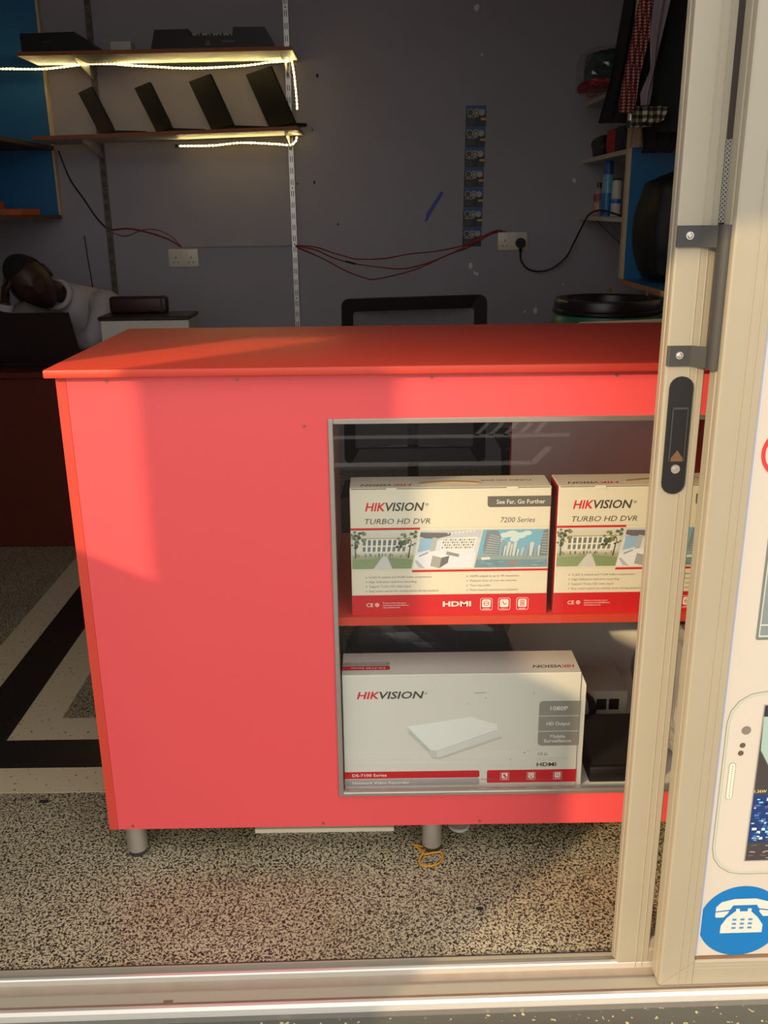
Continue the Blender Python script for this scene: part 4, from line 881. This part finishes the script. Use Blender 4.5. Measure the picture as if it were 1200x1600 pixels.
wire('black_wire', [(-1.43, 1.21), (-1.425, 1.10), (-1.42, 1.03), (-1.415, .95)], .003, m_bw, 'thin black cord hanging on the wall behind the seated person', g)
def socket(x0, z0, lb, plug):
    t = thing('wall_socket', lb, 'socket', (x0+.073, YB, z0), group='double wall sockets')
    mp_ = mat('socket_white', (222, 214, 196), .35)
    obj('plate', bx(x0, x0+.146, YB-.010, YB-.0005, z0, z0+.086, bev=.003, seg=2), mp_, t, smooth=40)
    bm = B()
    for cx_ in (x0+.036, x0+.110):
        box(bm, cx_-.002, cx_+.002, YB-.0104, YB-.009, z0+.040, z0+.050)
        for s in (-1, 1): box(bm, cx_+s*.011-.0035, cx_+s*.011+.0035, YB-.0104, YB-.009, z0+.020, z0+.024)
    obj('pin_holes', bm, m_blackp, t)
    for cx_ in (x0+.057, x0+.089): obj('switch', bx(cx_-.006, cx_+.006, YB-.0125, YB-.009, z0+.052, z0+.071, bev=.001), mp_, t)
socket(-1.026, 1.056, 'left white double wall socket, empty, below the long shelf', False)
socket(.597, 1.117, 'right white double wall socket with a black plug in it', True)
t = thing('mains_plug', 'black mains plug in the right wall socket, cable running to the shelf', 'plug', (.707, YB-.012, 1.11))
obj('plug_body', prism(B(), [(.707+.024*math.cos(2*PI*k/20), 1.152+.024*math.sin(2*PI*k/20)) for k in range(20)], 'y', YB-.042, YB-.0128), m_blackp, t, smooth=40)
obj('plug_tail', tube(B(), [(.707, YB-.027, 1.135), (.707, YB-.027, 1.108)], [.010, .006], 10), m_blackp, t)
P = smooth_path([(.707, YB-.027, 1.110), (.712, YB-.027, 1.07), (.745, YB-.030, 1.030), (.80, YB-.03, 1.016), (.86, YB-.05, 1.030), (.925, 4.70, 1.085), (.955, 4.66, 1.16), (.975, 4.60, 1.23), (.985, 4.50, 1.285), (1.000, 4.35, 1.302), (1.03, 4.25, 1.290), (1.06, 4.2, 1.2765)], 7)
obj('cord', tube(B(), P, .0042, 8), m_blackp, t, smooth=60)
tag(obj('blue_tape', prism(B(), [(.316, 1.397), (.330, 1.388), (.262, 1.283), (.252, 1.262), (.236, 1.256), (.246, 1.285), (.243, 1.291)], 'y', YB-.0025, YB-.0006), mat('blue_tape', (24, 44, 150), .4)), 'strip of blue tape stuck diagonally on the back wall', 'tape')
# strip of seven printed cards
cs = thing('card_strip', 'vertical strip of seven dark printed cards hanging on the back wall', 'card strip', (.480, YB, 1.137))
for k in range(7):
    z1 = 1.778-.0916*k; x0 = .431-.0012*k; x1 = x0+.096-.0006*k; z0 = z1-.0906
    cd = obj('card', bx(x0, x1, YB-.0026-.0004*(k % 2), YB-.0006, z0, z1), mat('black_card', (22, 20, 24), .35), cs)
    p = Print((x0, YB-.0031, z0), (1, 0, 0), (0, 0, 1), (0, -1, 0)); W = x1-x0; H_ = z1-z0
    p.rect(0, H_*.78, W, H_, (46, 84, 140), 1); p.rect(W*.45, H_*.70, W, H_*.78, (36, 60, 104), 1)
    for cx_, r in ((.22, .165), (.52, .17), (.80, .15)):
        p.disc(cx_*W, H_*.66, r*W, (190, 190, 186), 2, n=20); p.disc(cx_*W, H_*.66, r*W*.80, [(44, 40, 38), (120, 96, 88), (150, 156, 156)][int(cx_*3)], 3, n=20)
        p.disc(cx_*W, H_*.645, r*W*.42, [(96, 84, 70), (196, 176, 160), (186, 190, 188)][int(cx_*3)], 4, n=14)
    p.rect(W*.06, H_*.445, W*.62, H_*.465, (200, 200, 196), 2); p.rect(W*.12, H_*.395, W*.50, H_*.415, (170, 170, 166), 2)
    p.rrect(W*.74, H_*.28, W, H_*.40, .004, (206, 176, 40), 2, (1, 0, 0, 1)); p.rect(W*.06, H_*.06, W*.56, H_*.36, (44, 42, 44), 1)
    for j in range(4): p.rect(W*.09, H_*(.10+.06*j), W*(.38+.04*(j % 2)), H_*(.115+.06*j), (110, 108, 106), 2)
    p.rect(W*.66, H_*.02, W, H_*.22, (40, 52, 86), 1)
    p.build('card_print', cd)

# ------------------------------------------------------------------ right shelf unit
XS = 0.994
ur = thing('corner_shelf_unit', 'white corner shelf unit with a blue panel on the right', 'shelf unit', (1.3, 4.3, 1.0))
for z in (1.257, 1.515, 1.765): obj('shelf_board', bx(XS, XR_-.002, 3.932, YB-.001, z, z+.018), m_white, ur)
obj('blue_panel', bx(XS+.012, XR_-.002, 3.900, 3.916, 1.036, 2.40), m_blue, ur)
obj('panel_back', bx(XS+.012, XR_-.002, 3.916, 3.931, 1.036, 2.40), m_white, ur)
obj('edge_strip', bx(XS-.002, XS+.012, 3.898, 3.932, 1.036, 2.40), m_paleedge, ur)
bb = obj('base_board', bx(XS, XR_-.002, 3.25, 3.899, 1.020, 1.036), m_blue, ur)
obj('base_edge', bx(XS-.003, XS, 3.25, 3.915, 1.018, 1.037), m_woodedge, ur)
obj('shelf_brace', tube(B(), [(XS+.03, 4.52, 1.255), (1.10, 4.05, 1.10)], .004, 8), mat('brace_metal', (110, 100, 94), .5, .5), ur)
obj('wall_lining', bx(XS+.35, XR_-.003, 3.94, YB-.001, 1.275, 2.40), m_white, ur)
def bottle(x, y, z, prof, m_, cap, mcap, lb, extra=()):
    t = thing('bottle' if 'can' not in lb else 'spray_can', lb, 'bottle' if 'can' not in lb else 'can', (x, y, z), group='containers on the corner shelf')
    obj('body', lathe(B(), [(r, z+h) for r, h in prof], x, y, 24), m_, t, smooth=40)
    obj('cap', lathe(B(), [(r, z+h) for r, h in cap], x, y, 24), mcap, t, smooth=40)
    for nm, r, h0, h1, m2 in extra: obj(nm, lathe(B(), [(r, z+h0), (r+.0004, z+h0), (r+.0004, z+h1), (r, z+h1)], x, y, 24), m2, t)
zz = 1.2752
bottle(1.036, 4.39, zz, [(0, 0), (.024, 0), (.025, .003), (.025, .165), (.021, .178), (0, .178)], mat('pale_blue_can', (110, 170, 205), .35), [(0, .178), (.0205, .178), (.0205, .226), (.018, .234), (0, .234)], mat('blue_cap', (20, 80, 150), .4), 'blue spray can with a dark blue cap on the corner shelf', [('label_band', .0252, .012, .10, mat('mid_blue_print', (40, 118, 180), .35)), ('foot_band', .0254, .004, .022, mat('blue_cap'))])
bottle(1.030, 4.53, zz, [(0, 0), (.022, 0), (.024, .004), (.024, .055), (.022, .06), (.024, .065), (.024, .10), (.012, .125), (0, .125)], mat('amber_clear_bottle', (170, 140, 130), .3), [(0, .125), (.011, .125), (.011, .148), (0, .148)], mat('brown_cap', (70, 44, 40), .4), 'pinkish bottle with a brown cap left of the spray can', [('label_band', .0242, .068, .098, mat('pink_label', (160, 70, 90), .5))])
bottle(1.052, 4.29, zz, [(0, 0), (.022, 0), (.023, .003), (.020, .150), (0, .150)], mat('white_tube', (206, 202, 192), .4), [(0, .150), (.0195, .150), (.019, .158), (0, .158)], m_blackp, 'white tube with a blue band right of the spray can', [('label_band', .0222, .055, .073, mat('blue_band', (30, 110, 180), .4))])
# folded things on the middle shelf
zz = 1.5332
tag(obj('black_shoe', lumpy(B(), .998, 1.075, 4.38, 4.62, zz, zz+.085, .006, 7, 21, .5), mat('black_leather', (22, 20, 20), .4), smooth=60), 'black soft pouch at the back of the middle corner shelf', 'pouch')
tag(obj('red_pouch', lumpy(B(), 1.000, 1.075, 4.20, 4.33, zz, zz+.098, .003, 6, 22, .25), mat('red_cloth', (176, 40, 40), .7), smooth=60), 'bright red pouch between two dark pouches on the middle corner shelf', 'pouch')
tag(obj('navy_pouch', lumpy(B(), 1.002, 1.080, 4.04, 4.19, zz, zz+.100, .004, 6, 23, .25), mat('navy_cloth', (30, 34, 52), .7), smooth=60), 'dark navy pouch beside the red pouch on the middle corner shelf', 'pouch')
# plastic bag of goods on the top shelf
t = thing('plastic_bag', 'clear bag with green and red contents on the top corner shelf', 'bag', (1.0, 4.25, 1.783))
obj('green_contents', lumpy(B(), 0.90, 1.12, 4.15, 4.42, 1.79, 1.93, .010, 8, 31, .45), mat('dark_green_cloth', (24, 62, 56), .6), t, smooth=60)
obj('red_contents', lumpy(B(), .87, 1.10, 4.13, 4.40, 1.784, 1.815, .008, 8, 32, .3), mat('red_bag', (150, 34, 40), .5), t, smooth=60)
obj('film', lumpy(B(), .875, 1.14, 4.12, 4.50, 1.7835, 1.945, .008, 10, 33, .4), m_plastic_clear, t)
tube(bm := B(), smooth_path([(.875, 4.15, 1.80), (.835, 4.12, 1.79), (.822, 4.10, 1.765), (.84, 4.10, 1.765), (.87, 4.12, 1.79)]), .003, 6); obj('handle_loop', bm, mat('red_bag', (150, 34, 40), .5), t); tube(bm := B(), smooth_path([(.88, 4.05, 1.786), (.85, 4.02, 1.765), (.842, 4.0, 1.735), (.86, 4.0, 1.732), (.89, 4.02, 1.76), (.90, 4.04, 1.785)]), .003, 6)
obj('handle_loop', bm, mat('red_bag'), t)
tag(obj('dark_cloth_bundle', lumpy(B(), 1.00, 1.20, 3.965, 4.055, 1.79, 2.18, .010, 8, 41, .4), mat('navy_black_cloth', (24, 26, 36), .8), smooth=60), 'dark bundled cloth on the top corner shelf beside the clear bag', 'cloth')
# black bag hanging against the blue panel
t = thing('black_bag', 'large black bag standing on the blue base board', 'bag', (1.20, 3.72, 1.036))
obj('body', lumpy(B(), 1.010, 1.42, 3.56, 3.88, 1.0365, 1.43, .006, 10, 51, .62), mat('black_nylon', (20, 19, 20), .6, bump=.2, bscale=200), t, smooth=60)
obj('handle', tube(B(), smooth_path([(1.12, 3.70, 1.41), (1.14, 3.70, 1.46), (1.22, 3.70, 1.475), (1.30, 3.70, 1.46), (1.32, 3.70, 1.41)]), .009, 8), m_blackp, t)

# ------------------------------------------------------------------ hanging clothes
def checks(name, c1, c2, c3, sx_, sz_):
    m, nt, p, tc = nodes(name); sp = nt.nodes.new('ShaderNodeSeparateXYZ'); nt.links.new(tc.outputs['Object'], sp.inputs[0])
    def saw(sock, s):
        a_ = nt.nodes.new('ShaderNodeMath'); a_.operation = 'MULTIPLY'; a_.inputs[1].default_value = s; nt.links.new(sock, a_.inputs[0])
        f_ = nt.nodes.new('ShaderNodeMath'); f_.operation = 'FRACT'; nt.links.new(a_.outputs[0], f_.inputs[0])
        g_ = nt.nodes.new('ShaderNodeMath'); g_.operation = 'GREATER_THAN'; g_.inputs[1].default_value = .5; nt.links.new(f_.outputs[0], g_.inputs[0]); return g_.outputs[0]
    gx, gz = saw(sp.outputs[0], sx_), saw(sp.outputs[2], sz_)
    nt.links.new(mixc(nt, gx, mixc(nt, gz, lin(c1), lin(c2)), mixc(nt, gz, lin(c2), lin(c3))), p.inputs['Base Color']); p.inputs['Roughness'].default_value = .85
    return m
def garment(name, lb, rows, y, m_, thick=.018, seed=1, cat='garment', folds=3.0):
    """rows: (z, xl, xr) from top to hem; a closed, softly folded sheet"""
    rg = random.Random(seed); ph = rg.uniform(0, 6); bm = B(); n = 12; R = []
    fine = []
    for (a_, b_) in zip(rows, rows[1:]):
        for k in range(4):
            t_ = k/4; fine.append(tuple(a_[i]+(b_[i]-a_[i])*t_ for i in range(3)))
    fine.append(rows[-1])
    kk = y/3.6; fine = [(1.32+(z-1.32)*kk, xl*kk, xr*kk) for z, xl, xr in fine]
    for z, xl, xr in fine:
        fr, bk = [], []
        for i in range(n+1):
            t_ = i/n; e = math.sin(PI*t_)**.5 if 0 < t_ < 1 else 0
            wv = .012*math.sin(folds*2*PI*t_+ph+z*3)
            x = xl+(xr-xl)*t_
            fr.append(bm.verts.new((x, y-thick*e/2+wv, z))); bk.append(bm.verts.new((x, y+thick*e/2+.001+wv, z)))
        R.append(fr+bk[::-1])
    m2 = len(R[0])
    for A_, D_ in zip(R, R[1:]):
        for k in range(m2): bm.faces.new((A_[k], A_[(k+1) % m2], D_[(k+1) % m2], D_[k]))
    bm.faces.new(R[0][::-1]); bm.faces.new(R[-1])
    bmesh.ops.recalc_face_normals(bm, faces=bm.faces[:])
    return tag(obj(name, bm, m_, smooth=60), lb, cat, 'clothes on the rail')
m_rchk = checks('red_white_check', (206, 186, 172), (150, 56, 52), (104, 30, 32), 110, 95); m_bchk = checks('black_white_check', (206, 200, 180), (96, 92, 78), (26, 26, 24), 42, 42)
garment('black_jacket', 'black jacket hanging leftmost on the clothes rail', [(2.25, .88, 1.04), (2.0, .868, .99), (1.75, .835, .95), (1.603, .800, .925)], 3.68, mat('black_cloth', (20, 20, 24), .85), .03, 1)
garment('checked_shirt', 'red and white checked shirt hanging on the clothes rail', [(2.25, .945, 1.06), (2.0, .917, .985), (1.75, .878, .935), (1.665, .868, .930), (1.635, .872, .928)], 3.52, m_rchk, .02, 2)
garment('purple_shirt', 'dark purple garment hanging right of the checked shirt', [(2.25, .97, 1.10), (2.0, .955, 1.01), (1.75, .915, .985), (1.650, .900, .975)], 3.62, mat('dark_purple_cloth', (46, 36, 50), .85), .02, 3)
garment('grey_blouse', 'pale lilac-grey cloth hanging twisted between dark garments', [(2.25, .985, 1.06), (2.05, .975, 1.035), (1.88, .968, 1.005), (1.775, .977, .987), (1.70, .945, .985), (1.66, .95, .980)], 3.465, mat('lilac_grey_cloth', (150, 140, 152), .85), .02, 4, folds=1.5)
garment('teal_coat', 'very dark teal coat hanging beside the door stile', [(2.25, 1.01, 1.30), (2.0, 1.00, 1.28), (1.75, .985, 1.24), (1.62, .975, 1.22), (1.57, .985, 1.2)], 3.575, mat('dark_teal_cloth', (16, 26, 28), .85), .03, 5)
garment('checked_scarf', 'black and white checked cloth below the purple garment', [(1.655, .925, 1.05), (1.64, .922, 1.045), (1.61, .920, 1.035), (1.588, .918, .985)], 3.49, m_bchk, .012, 6)
garment('beige_cloth', 'narrow beige cloth hanging below the checked cloth', [(1.66, .935, .962), (1.58, .928, .962), (1.52, .918, .968)], 3.775, mat('beige_cloth', (176, 146, 122), .85), .012, 7, folds=1.0)
garment('charcoal_skirt', 'charcoal skirt hanging lowest in front of the blue panel', [(1.68, .972, 1.12), (1.58, .960, 1.11), (1.52, .968, 1.09), (1.500, .962, 1.075)], 3.69, mat('charcoal_cloth', (36, 36, 38), .85), .016, 8)
t = thing('clothes_rail', 'steel clothes rail with a black end cap among the garments', 'rail', (.905, 3.45, 1.58))
obj('upright_tube', tube(B(), [(.906, 3.557, 1.60), (.915, 3.557, 2.9)], .011, 14), m_steel, t, smooth=40)
obj('end_cap', tube(B(), [(.9059, 3.557, 1.584), (.906, 3.557, 1.606)], .0135, 14), m_blackp, t, smooth=40)
obj('cross_tube', tube(B(), [(.910, 3.557, 2.40), (1.60, 3.557, 2.40)], .009, 12), m_steel, t, smooth=40)

# ------------------------------------------------------------------ desk, laptop, printer on the left
dk = thing('wooden_desk', 'dark red-brown wooden desk on the left behind the counter', 'desk', (-1.55, 3.93, 0))
m_dsk = mat('dark_red_wood', (92, 34, 22), .4, var=.2, vscale=14)
DX0, DX1, DY0, DY1 = -2.15, -.62, 3.64, 4.17
obj('desk_top', bx(DX0, DX1, DY0-.02, DY1, .705, .73, bev=.003), m_dsk, dk)
obj('modesty_panel', bx(DX0+.03, DX1-.03, DY0, DY0+.018, .004, .704), m_dsk, dk)
obj('side_panel', bx(DX0+.01, DX0+.03, DY0, DY1-.02, 0.0, .704), m_dsk, dk); obj('side_panel', bx(DX1-.03, DX1-.01, DY0, DY1-.02, 0.0, .704), m_dsk, dk)
t = thing('desk_laptop', 'open black laptop on the desk, lid back towards the counter', 'laptop', (-1.42, 3.78, .73))
obj('base', bx(-1.63, -1.205, 3.76, 4.02, .7305, .750, bev=.003), m_blackp, t)
bm = B(); V = []
for y0 in (0, .012):
    for x, z in ((-1.63, .748), (-1.185, .748), (-1.215, .945), (-1.62, .945)): V.append(bm.verts.new((x, 3.745+y0-.10*(z-.748)-.02*0, z)))
for f in ((0, 1, 2, 3), (7, 6, 5, 4), (0, 4, 5, 1), (1, 5, 6, 2), (2, 6, 7, 3), (3, 7, 4, 0)): bm.faces.new([V[k] for k in f])
obj('lid', bm, mat('maroon_black_lid', (34, 18, 18), .35), t)
obj('screen', bx(-1.60, -1.225, 3.7605, 3.7612, .765, .93), mat('dark_screen'), t)
t = thing('printer', 'white printer with a dark top on the desk beside the seated person', 'printer', (-.95, 3.93, .73))
obj('body', bx(-1.130, -.768, 3.85, 4.055, .7305, .898, bev=.004), mat('printer_white', (206, 200, 188), .5), t)
obj('lid', bx(-1.137, -.766, 3.845, 4.06, .898, .9135, bev=.003), mat('printer_dark', (40, 26, 26), .4), t)
obj('tray', bx(-1.06, -.84, 3.843, 3.852, .755, .790, bev=.001), m_blackp, t)
bm = bx(-1.120, -.878, 3.97, 4.02, .914, .982, bev=.012, seg=3)
t = thing('maroon_case', 'dark maroon case with rounded corners on top of the printer', 'case', (-1.0, 3.995, .914))
obj('case_body', bm, mat('maroon_leather', (56, 22, 24), .45), t, smooth=40); obj('case_strap', bx(-.905, -.897, 3.9685, 4.0215, .916, .9835), m_blackp, t)

# ------------------------------------------------------------------ the seated person
def skin_mesh(chains, sub=2):
    """chains: list of lists of (co, radius); the first point of a later chain may repeat an earlier point to join it"""
    V, E, Rr = [], [], []
    def idx(p, r):
        for i, q in enumerate(V):
            if (Vector(q)-Vector(p)).length < 1e-5: return i
        V.append(p); Rr.append(r); return len(V)-1
    for c in chains:
        last = None
        for p, r in c:
            i = idx(p, r)
            if last is not None: E.append((last, i))
            last = i
    me = bpy.data.meshes.new('skin'); me.from_pydata(V, E, [])
    o = bpy.data.objects.new('skin', me); C.objects.link(o)
    md = o.modifiers.new('skin', 'SKIN'); md.use_smooth_shade = True
    if not me.skin_vertices: me.skin_vertices.new()
    for i, sv in enumerate(me.skin_vertices[0].data):
        r = Rr[i]; sv.radius = r if isinstance(r, tuple) else (r, r); sv.use_root = (i == 0)
    s = o.modifiers.new('sub', 'SUBSURF'); s.levels = sub; s.render_levels = sub
    dg = bpy.context.evaluated_depsgraph_get(); e = o.evaluated_get(dg)
    bm = bmesh.new(); bm.from_mesh(e.to_mesh()); e.to_mesh_clear(); bpy.data.objects.remove(o)
    return bm
def merge(dst, src, Mx=None):
    me = bpy.data.meshes.new('tmp'); src.to_mesh(me); src.free()
    if Mx is not None: me.transform(Mx)
    dst.from_mesh(me); bpy.data.meshes.remove(me); return dst
def bump3(c, q, s): return math.exp(-sum(((c[i]-q[i])/s[i])**2 for i in range(3)))
def head_mesh(hair=False):
    bm = B(); bmesh.ops.create_uvsphere(bm, u_segments=40, v_segments=32, radius=1.0)
    drop = []
    for v in bm.verts:
        c = v.co.copy(); x, y, z = c
        w_, d_, h_ = .076, .096, .118
        if z < 0: w_ *= 1-.28*(-z)**1.6; d_ *= 1-.12*(-z)**2
        X, Y, Z = x*w_, y*d_, z*h_
        if y > 0 and z < -.2: Y *= 1-.45*(-z-.2)          # nape
        if y < 0 and z < -.55: Y -= .010*(-z-.55)/.45       # chin forward
        f = (X, Y, Z)
        Y -= .022*bump3(f, (0, -.098, -.018), (.012, .03, .018)); Y -= .010*bump3(f, (0, -.098, .010), (.010, .03, .022))
        for s in (-1, 1):
            Y += .010*bump3(f, (s*.030, -.088, .012), (.016, .03, .011)); Y -= .004*bump3(f, (s*.030, -.088, .030), (.022, .03, .008)); Y -= .004*bump3(f, (s*.042, -.075, -.022), (.018, .03, .02))
            Y -= .003*bump3(f, (s*.011, -.095, -.026), (.007, .02, .008))
        Y -= .007*bump3(f, (0, -.09, -.053), (.022, .03, .007)); Y -= .007*bump3(f, (0, -.09, -.068), (.020, .03, .007)); Y += .005*bump3(f, (0, -.09, -.0605), (.024, .03, .003))
        if hair:
            keep = Z > .040+.045*max(0, -y) - .10*max(0, y) and not (abs(x) > .8 and Z < .03 and y < 0)
            if not keep: drop.append(v)
            n = Vector((X, Y, Z)).normalized(); X, Y, Z = X+n.x*.005, Y+n.y*.005, Z+n.z*.006
        v.co = (X, Y, Z)
    if hair: bmesh.ops.delete(bm, geom=drop, context='VERTS')
    else:
        for s in (-1, 1):
            e = B(); bmesh.ops.create_uvsphere(e, u_segments=12, v_segments=10, radius=1.0)
            for v in e.verts: v.co = Vector((s*.078+v.co.x*.008, .008+v.co.y*.018+.006*v.co.z, -.005+v.co.z*.031))
            merge(bm, e)
    return bm
HC_ = Vector((-1.405, 3.90, 1.050))
HM = Matrix.Translation(HC_) @ Matrix.Rotation(math.radians(-33), 4, 'Y') @ Matrix.Rotation(math.radians(24), 4, 'X') @ Matrix.Rotation(math.radians(14), 4, 'Z') @ Matrix.Scale(1.05, 4)
pelvis = (-1.33, 4.48, .50); ches = (-1.325, 4.30, .84); neckb = (-1.335, 4.10, .985)
shR = (-1.50, 4.17, .925); shL = (-1.165, 4.15, .945)
elR = (-1.63, 3.93, .785); wrR = (-1.515, 3.865, .955)
elL = (-1.21, 4.05, .795); wrL = (-1.34, 4.09, .775)
body = skin_mesh([[(pelvis, (.14, .11)), ((-1.33, 4.40, .66), (.125, .10)), (ches, (.105, .075)), (neckb, .045), ((-1.350, 4.03, 1.005), .046), ((-1.375, 3.955, 1.02), .050)],
    [(ches, (.105, .075)), (shR, .055), (elR, .042), (wrR, .026), ((-1.50, 3.862, .985), .030)],
    [(ches, (.105, .075)), (shL, .055), (elL, .042), (wrL, .026), ((-1.37, 4.095, .772), .030)],
    [(pelvis, (.14, .11)), ((-1.42, 4.42, .50), .085), ((-1.46, 4.06, .52), .060), ((-1.46, 4.04, .12), .038), ((-1.46, 3.95, .05), .035)],
    [(pelvis, (.14, .11)), ((-1.24, 4.42, .50), .085), ((-1.20, 4.06, .52), .060), ((-1.20, 4.04, .12), .038), ((-1.20, 3.95, .05), .035)]])
merge(body, head_mesh(), HM)
# hands: palm and five fingers each
def hand(w0, d, side, curl, k=1.0):
    """w0 wrist, d direction along the palm, side = thumb side, curl = direction the fingers close towards"""
    d, side, curl = Vector(d).normalized(), Vector(side).normalized(), Vector(curl).normalized(); w0 = Vector(w0); out = B()
    pal = [[(tuple(w0), .022), (tuple(w0+d*.045), (.034, .018)), (tuple(w0+d*.085), (.036, .016))]]
    merge(out, skin_mesh(pal, 1))
    for i, (o_, L) in enumerate(((.030, .072), (.010, .080), (-.010, .074), (-.029, .058))):
        b0 = w0+d*.078+side*o_; p1 = b0+d*L*.40+curl*L*.12; p2 = p1+d*L*.18+curl*L*.30; p3 = p2-d*L*.06+curl*L*.25
        merge(out, skin_mesh([[(tuple(b0), .0095), (tuple(p1), .009), (tuple(p2), .008), (tuple(p3), .0065)]], 1))
    b0 = w0+d*.030+side*.030; p1 = b0+d*.028+side*.022+curl*.012; p2 = p1+d*.028+side*.004+curl*.016
    merge(out, skin_mesh([[(tuple(b0), .012), (tuple(p1), .0105), (tuple(p2), .0085)]], 1)); return out
merge(body, hand((-1.507, 3.862, .968), (.10, .02, 1), (.3, -1, .1), (1, .25, .1)))
merge(body, hand((-1.352, 4.092, .772), (-1, .15, .02), (.1, -1, .1), (0, .1, -1)))
pe = thing('person', 'person in a white shirt seated at the desk, head bowed and resting on one hand', 'person', (-1.24, 4.3, 0))
obj('body', body, mat('dark_brown_skin', (54, 33, 26), .55), pe, smooth=60)
hb = head_mesh(True); hb.transform(HM); obj('hair', hb, mat('black_hair', (12, 10, 10), .9, bump=.8, bscale=300), pe, smooth=60)
sh = skin_mesh([[((-1.33, 4.47, .53), (.155, .125)), ((-1.33, 4.40, .66), (.15, .12)), ((-1.325, 4.30, .84), (.165, .125)), ((-1.33, 4.12, .945), (.125, .105)), ((-1.340, 4.045, .965), (.078, .078))],
    [((-1.325, 4.30, .84), (.165, .125)), (shR, .078), (elR, .058), ((-1.525, 3.872, .938), .038)],
    [((-1.325, 4.30, .84), (.165, .125)), (shL, .080), (elL, .058), ((-1.325, 4.085, .777), .038)]])
rg = random.Random(12)
for v in sh.verts: v.co += v.normal*.004*math.sin(38*v.co.x+22*v.co.z+9*v.co.y)
obj('shirt', sh, mat('white_shirt', (178, 170, 172), .85, bump=.4, bscale=30), pe, smooth=60)
ca = Vector((-.25, -.90, .36)).normalized(); cu = ca.orthogonal().normalized(); cw = ca.cross(cu); cl = B()
tube(cl, [Vector((-1.346, 4.022, .990))+.056*(math.cos(2*PI*k/24)*cu+math.sin(2*PI*k/24)*cw) for k in range(24)], .012, 8, close=True)
obj('collar', cl, mat('white_shirt'), pe, smooth=60)
tr_ = skin_mesh([[(pelvis, (.155, .125)), ((-1.42, 4.42, .50), .100), ((-1.46, 4.06, .52), .075), ((-1.46, 4.04, .12), .055)], [(pelvis, (.155, .125)), ((-1.24, 4.42, .50), .100), ((-1.20, 4.06, .52), .075), ((-1.20, 4.04, .12), .055)]])
obj('trousers', tr_, mat('dark_trousers', (30, 30, 36), .85), pe, smooth=60)
bm = B(); tube(bm, [(-1.513, 3.866, .945), (-1.506, 3.863, .970)], .031, 16); obj('cuff', bm, mat('white_shirt'), pe, smooth=60)
t = thing('stool', 'plain wooden stool under the seated person', 'stool', (-1.33, 4.46, 0))
obj('seat', lathe(B(), [(0, .345), (.15, .345), (.155, .35), (.155, .368), (.15, .373), (0, .373)], -1.33, 4.46, 28), m_dsk, t, smooth=40)
for a_ in range(4):
    cx_, cy_ = math.cos(PI/4+a_*PI/2), math.sin(PI/4+a_*PI/2); obj('leg', tube(B(), [(-1.33+.11*cx_, 4.46+.11*cy_, .345), (-1.33+.14*cx_, 4.46+.14*cy_, 0)], .014, 8), m_dsk, t)
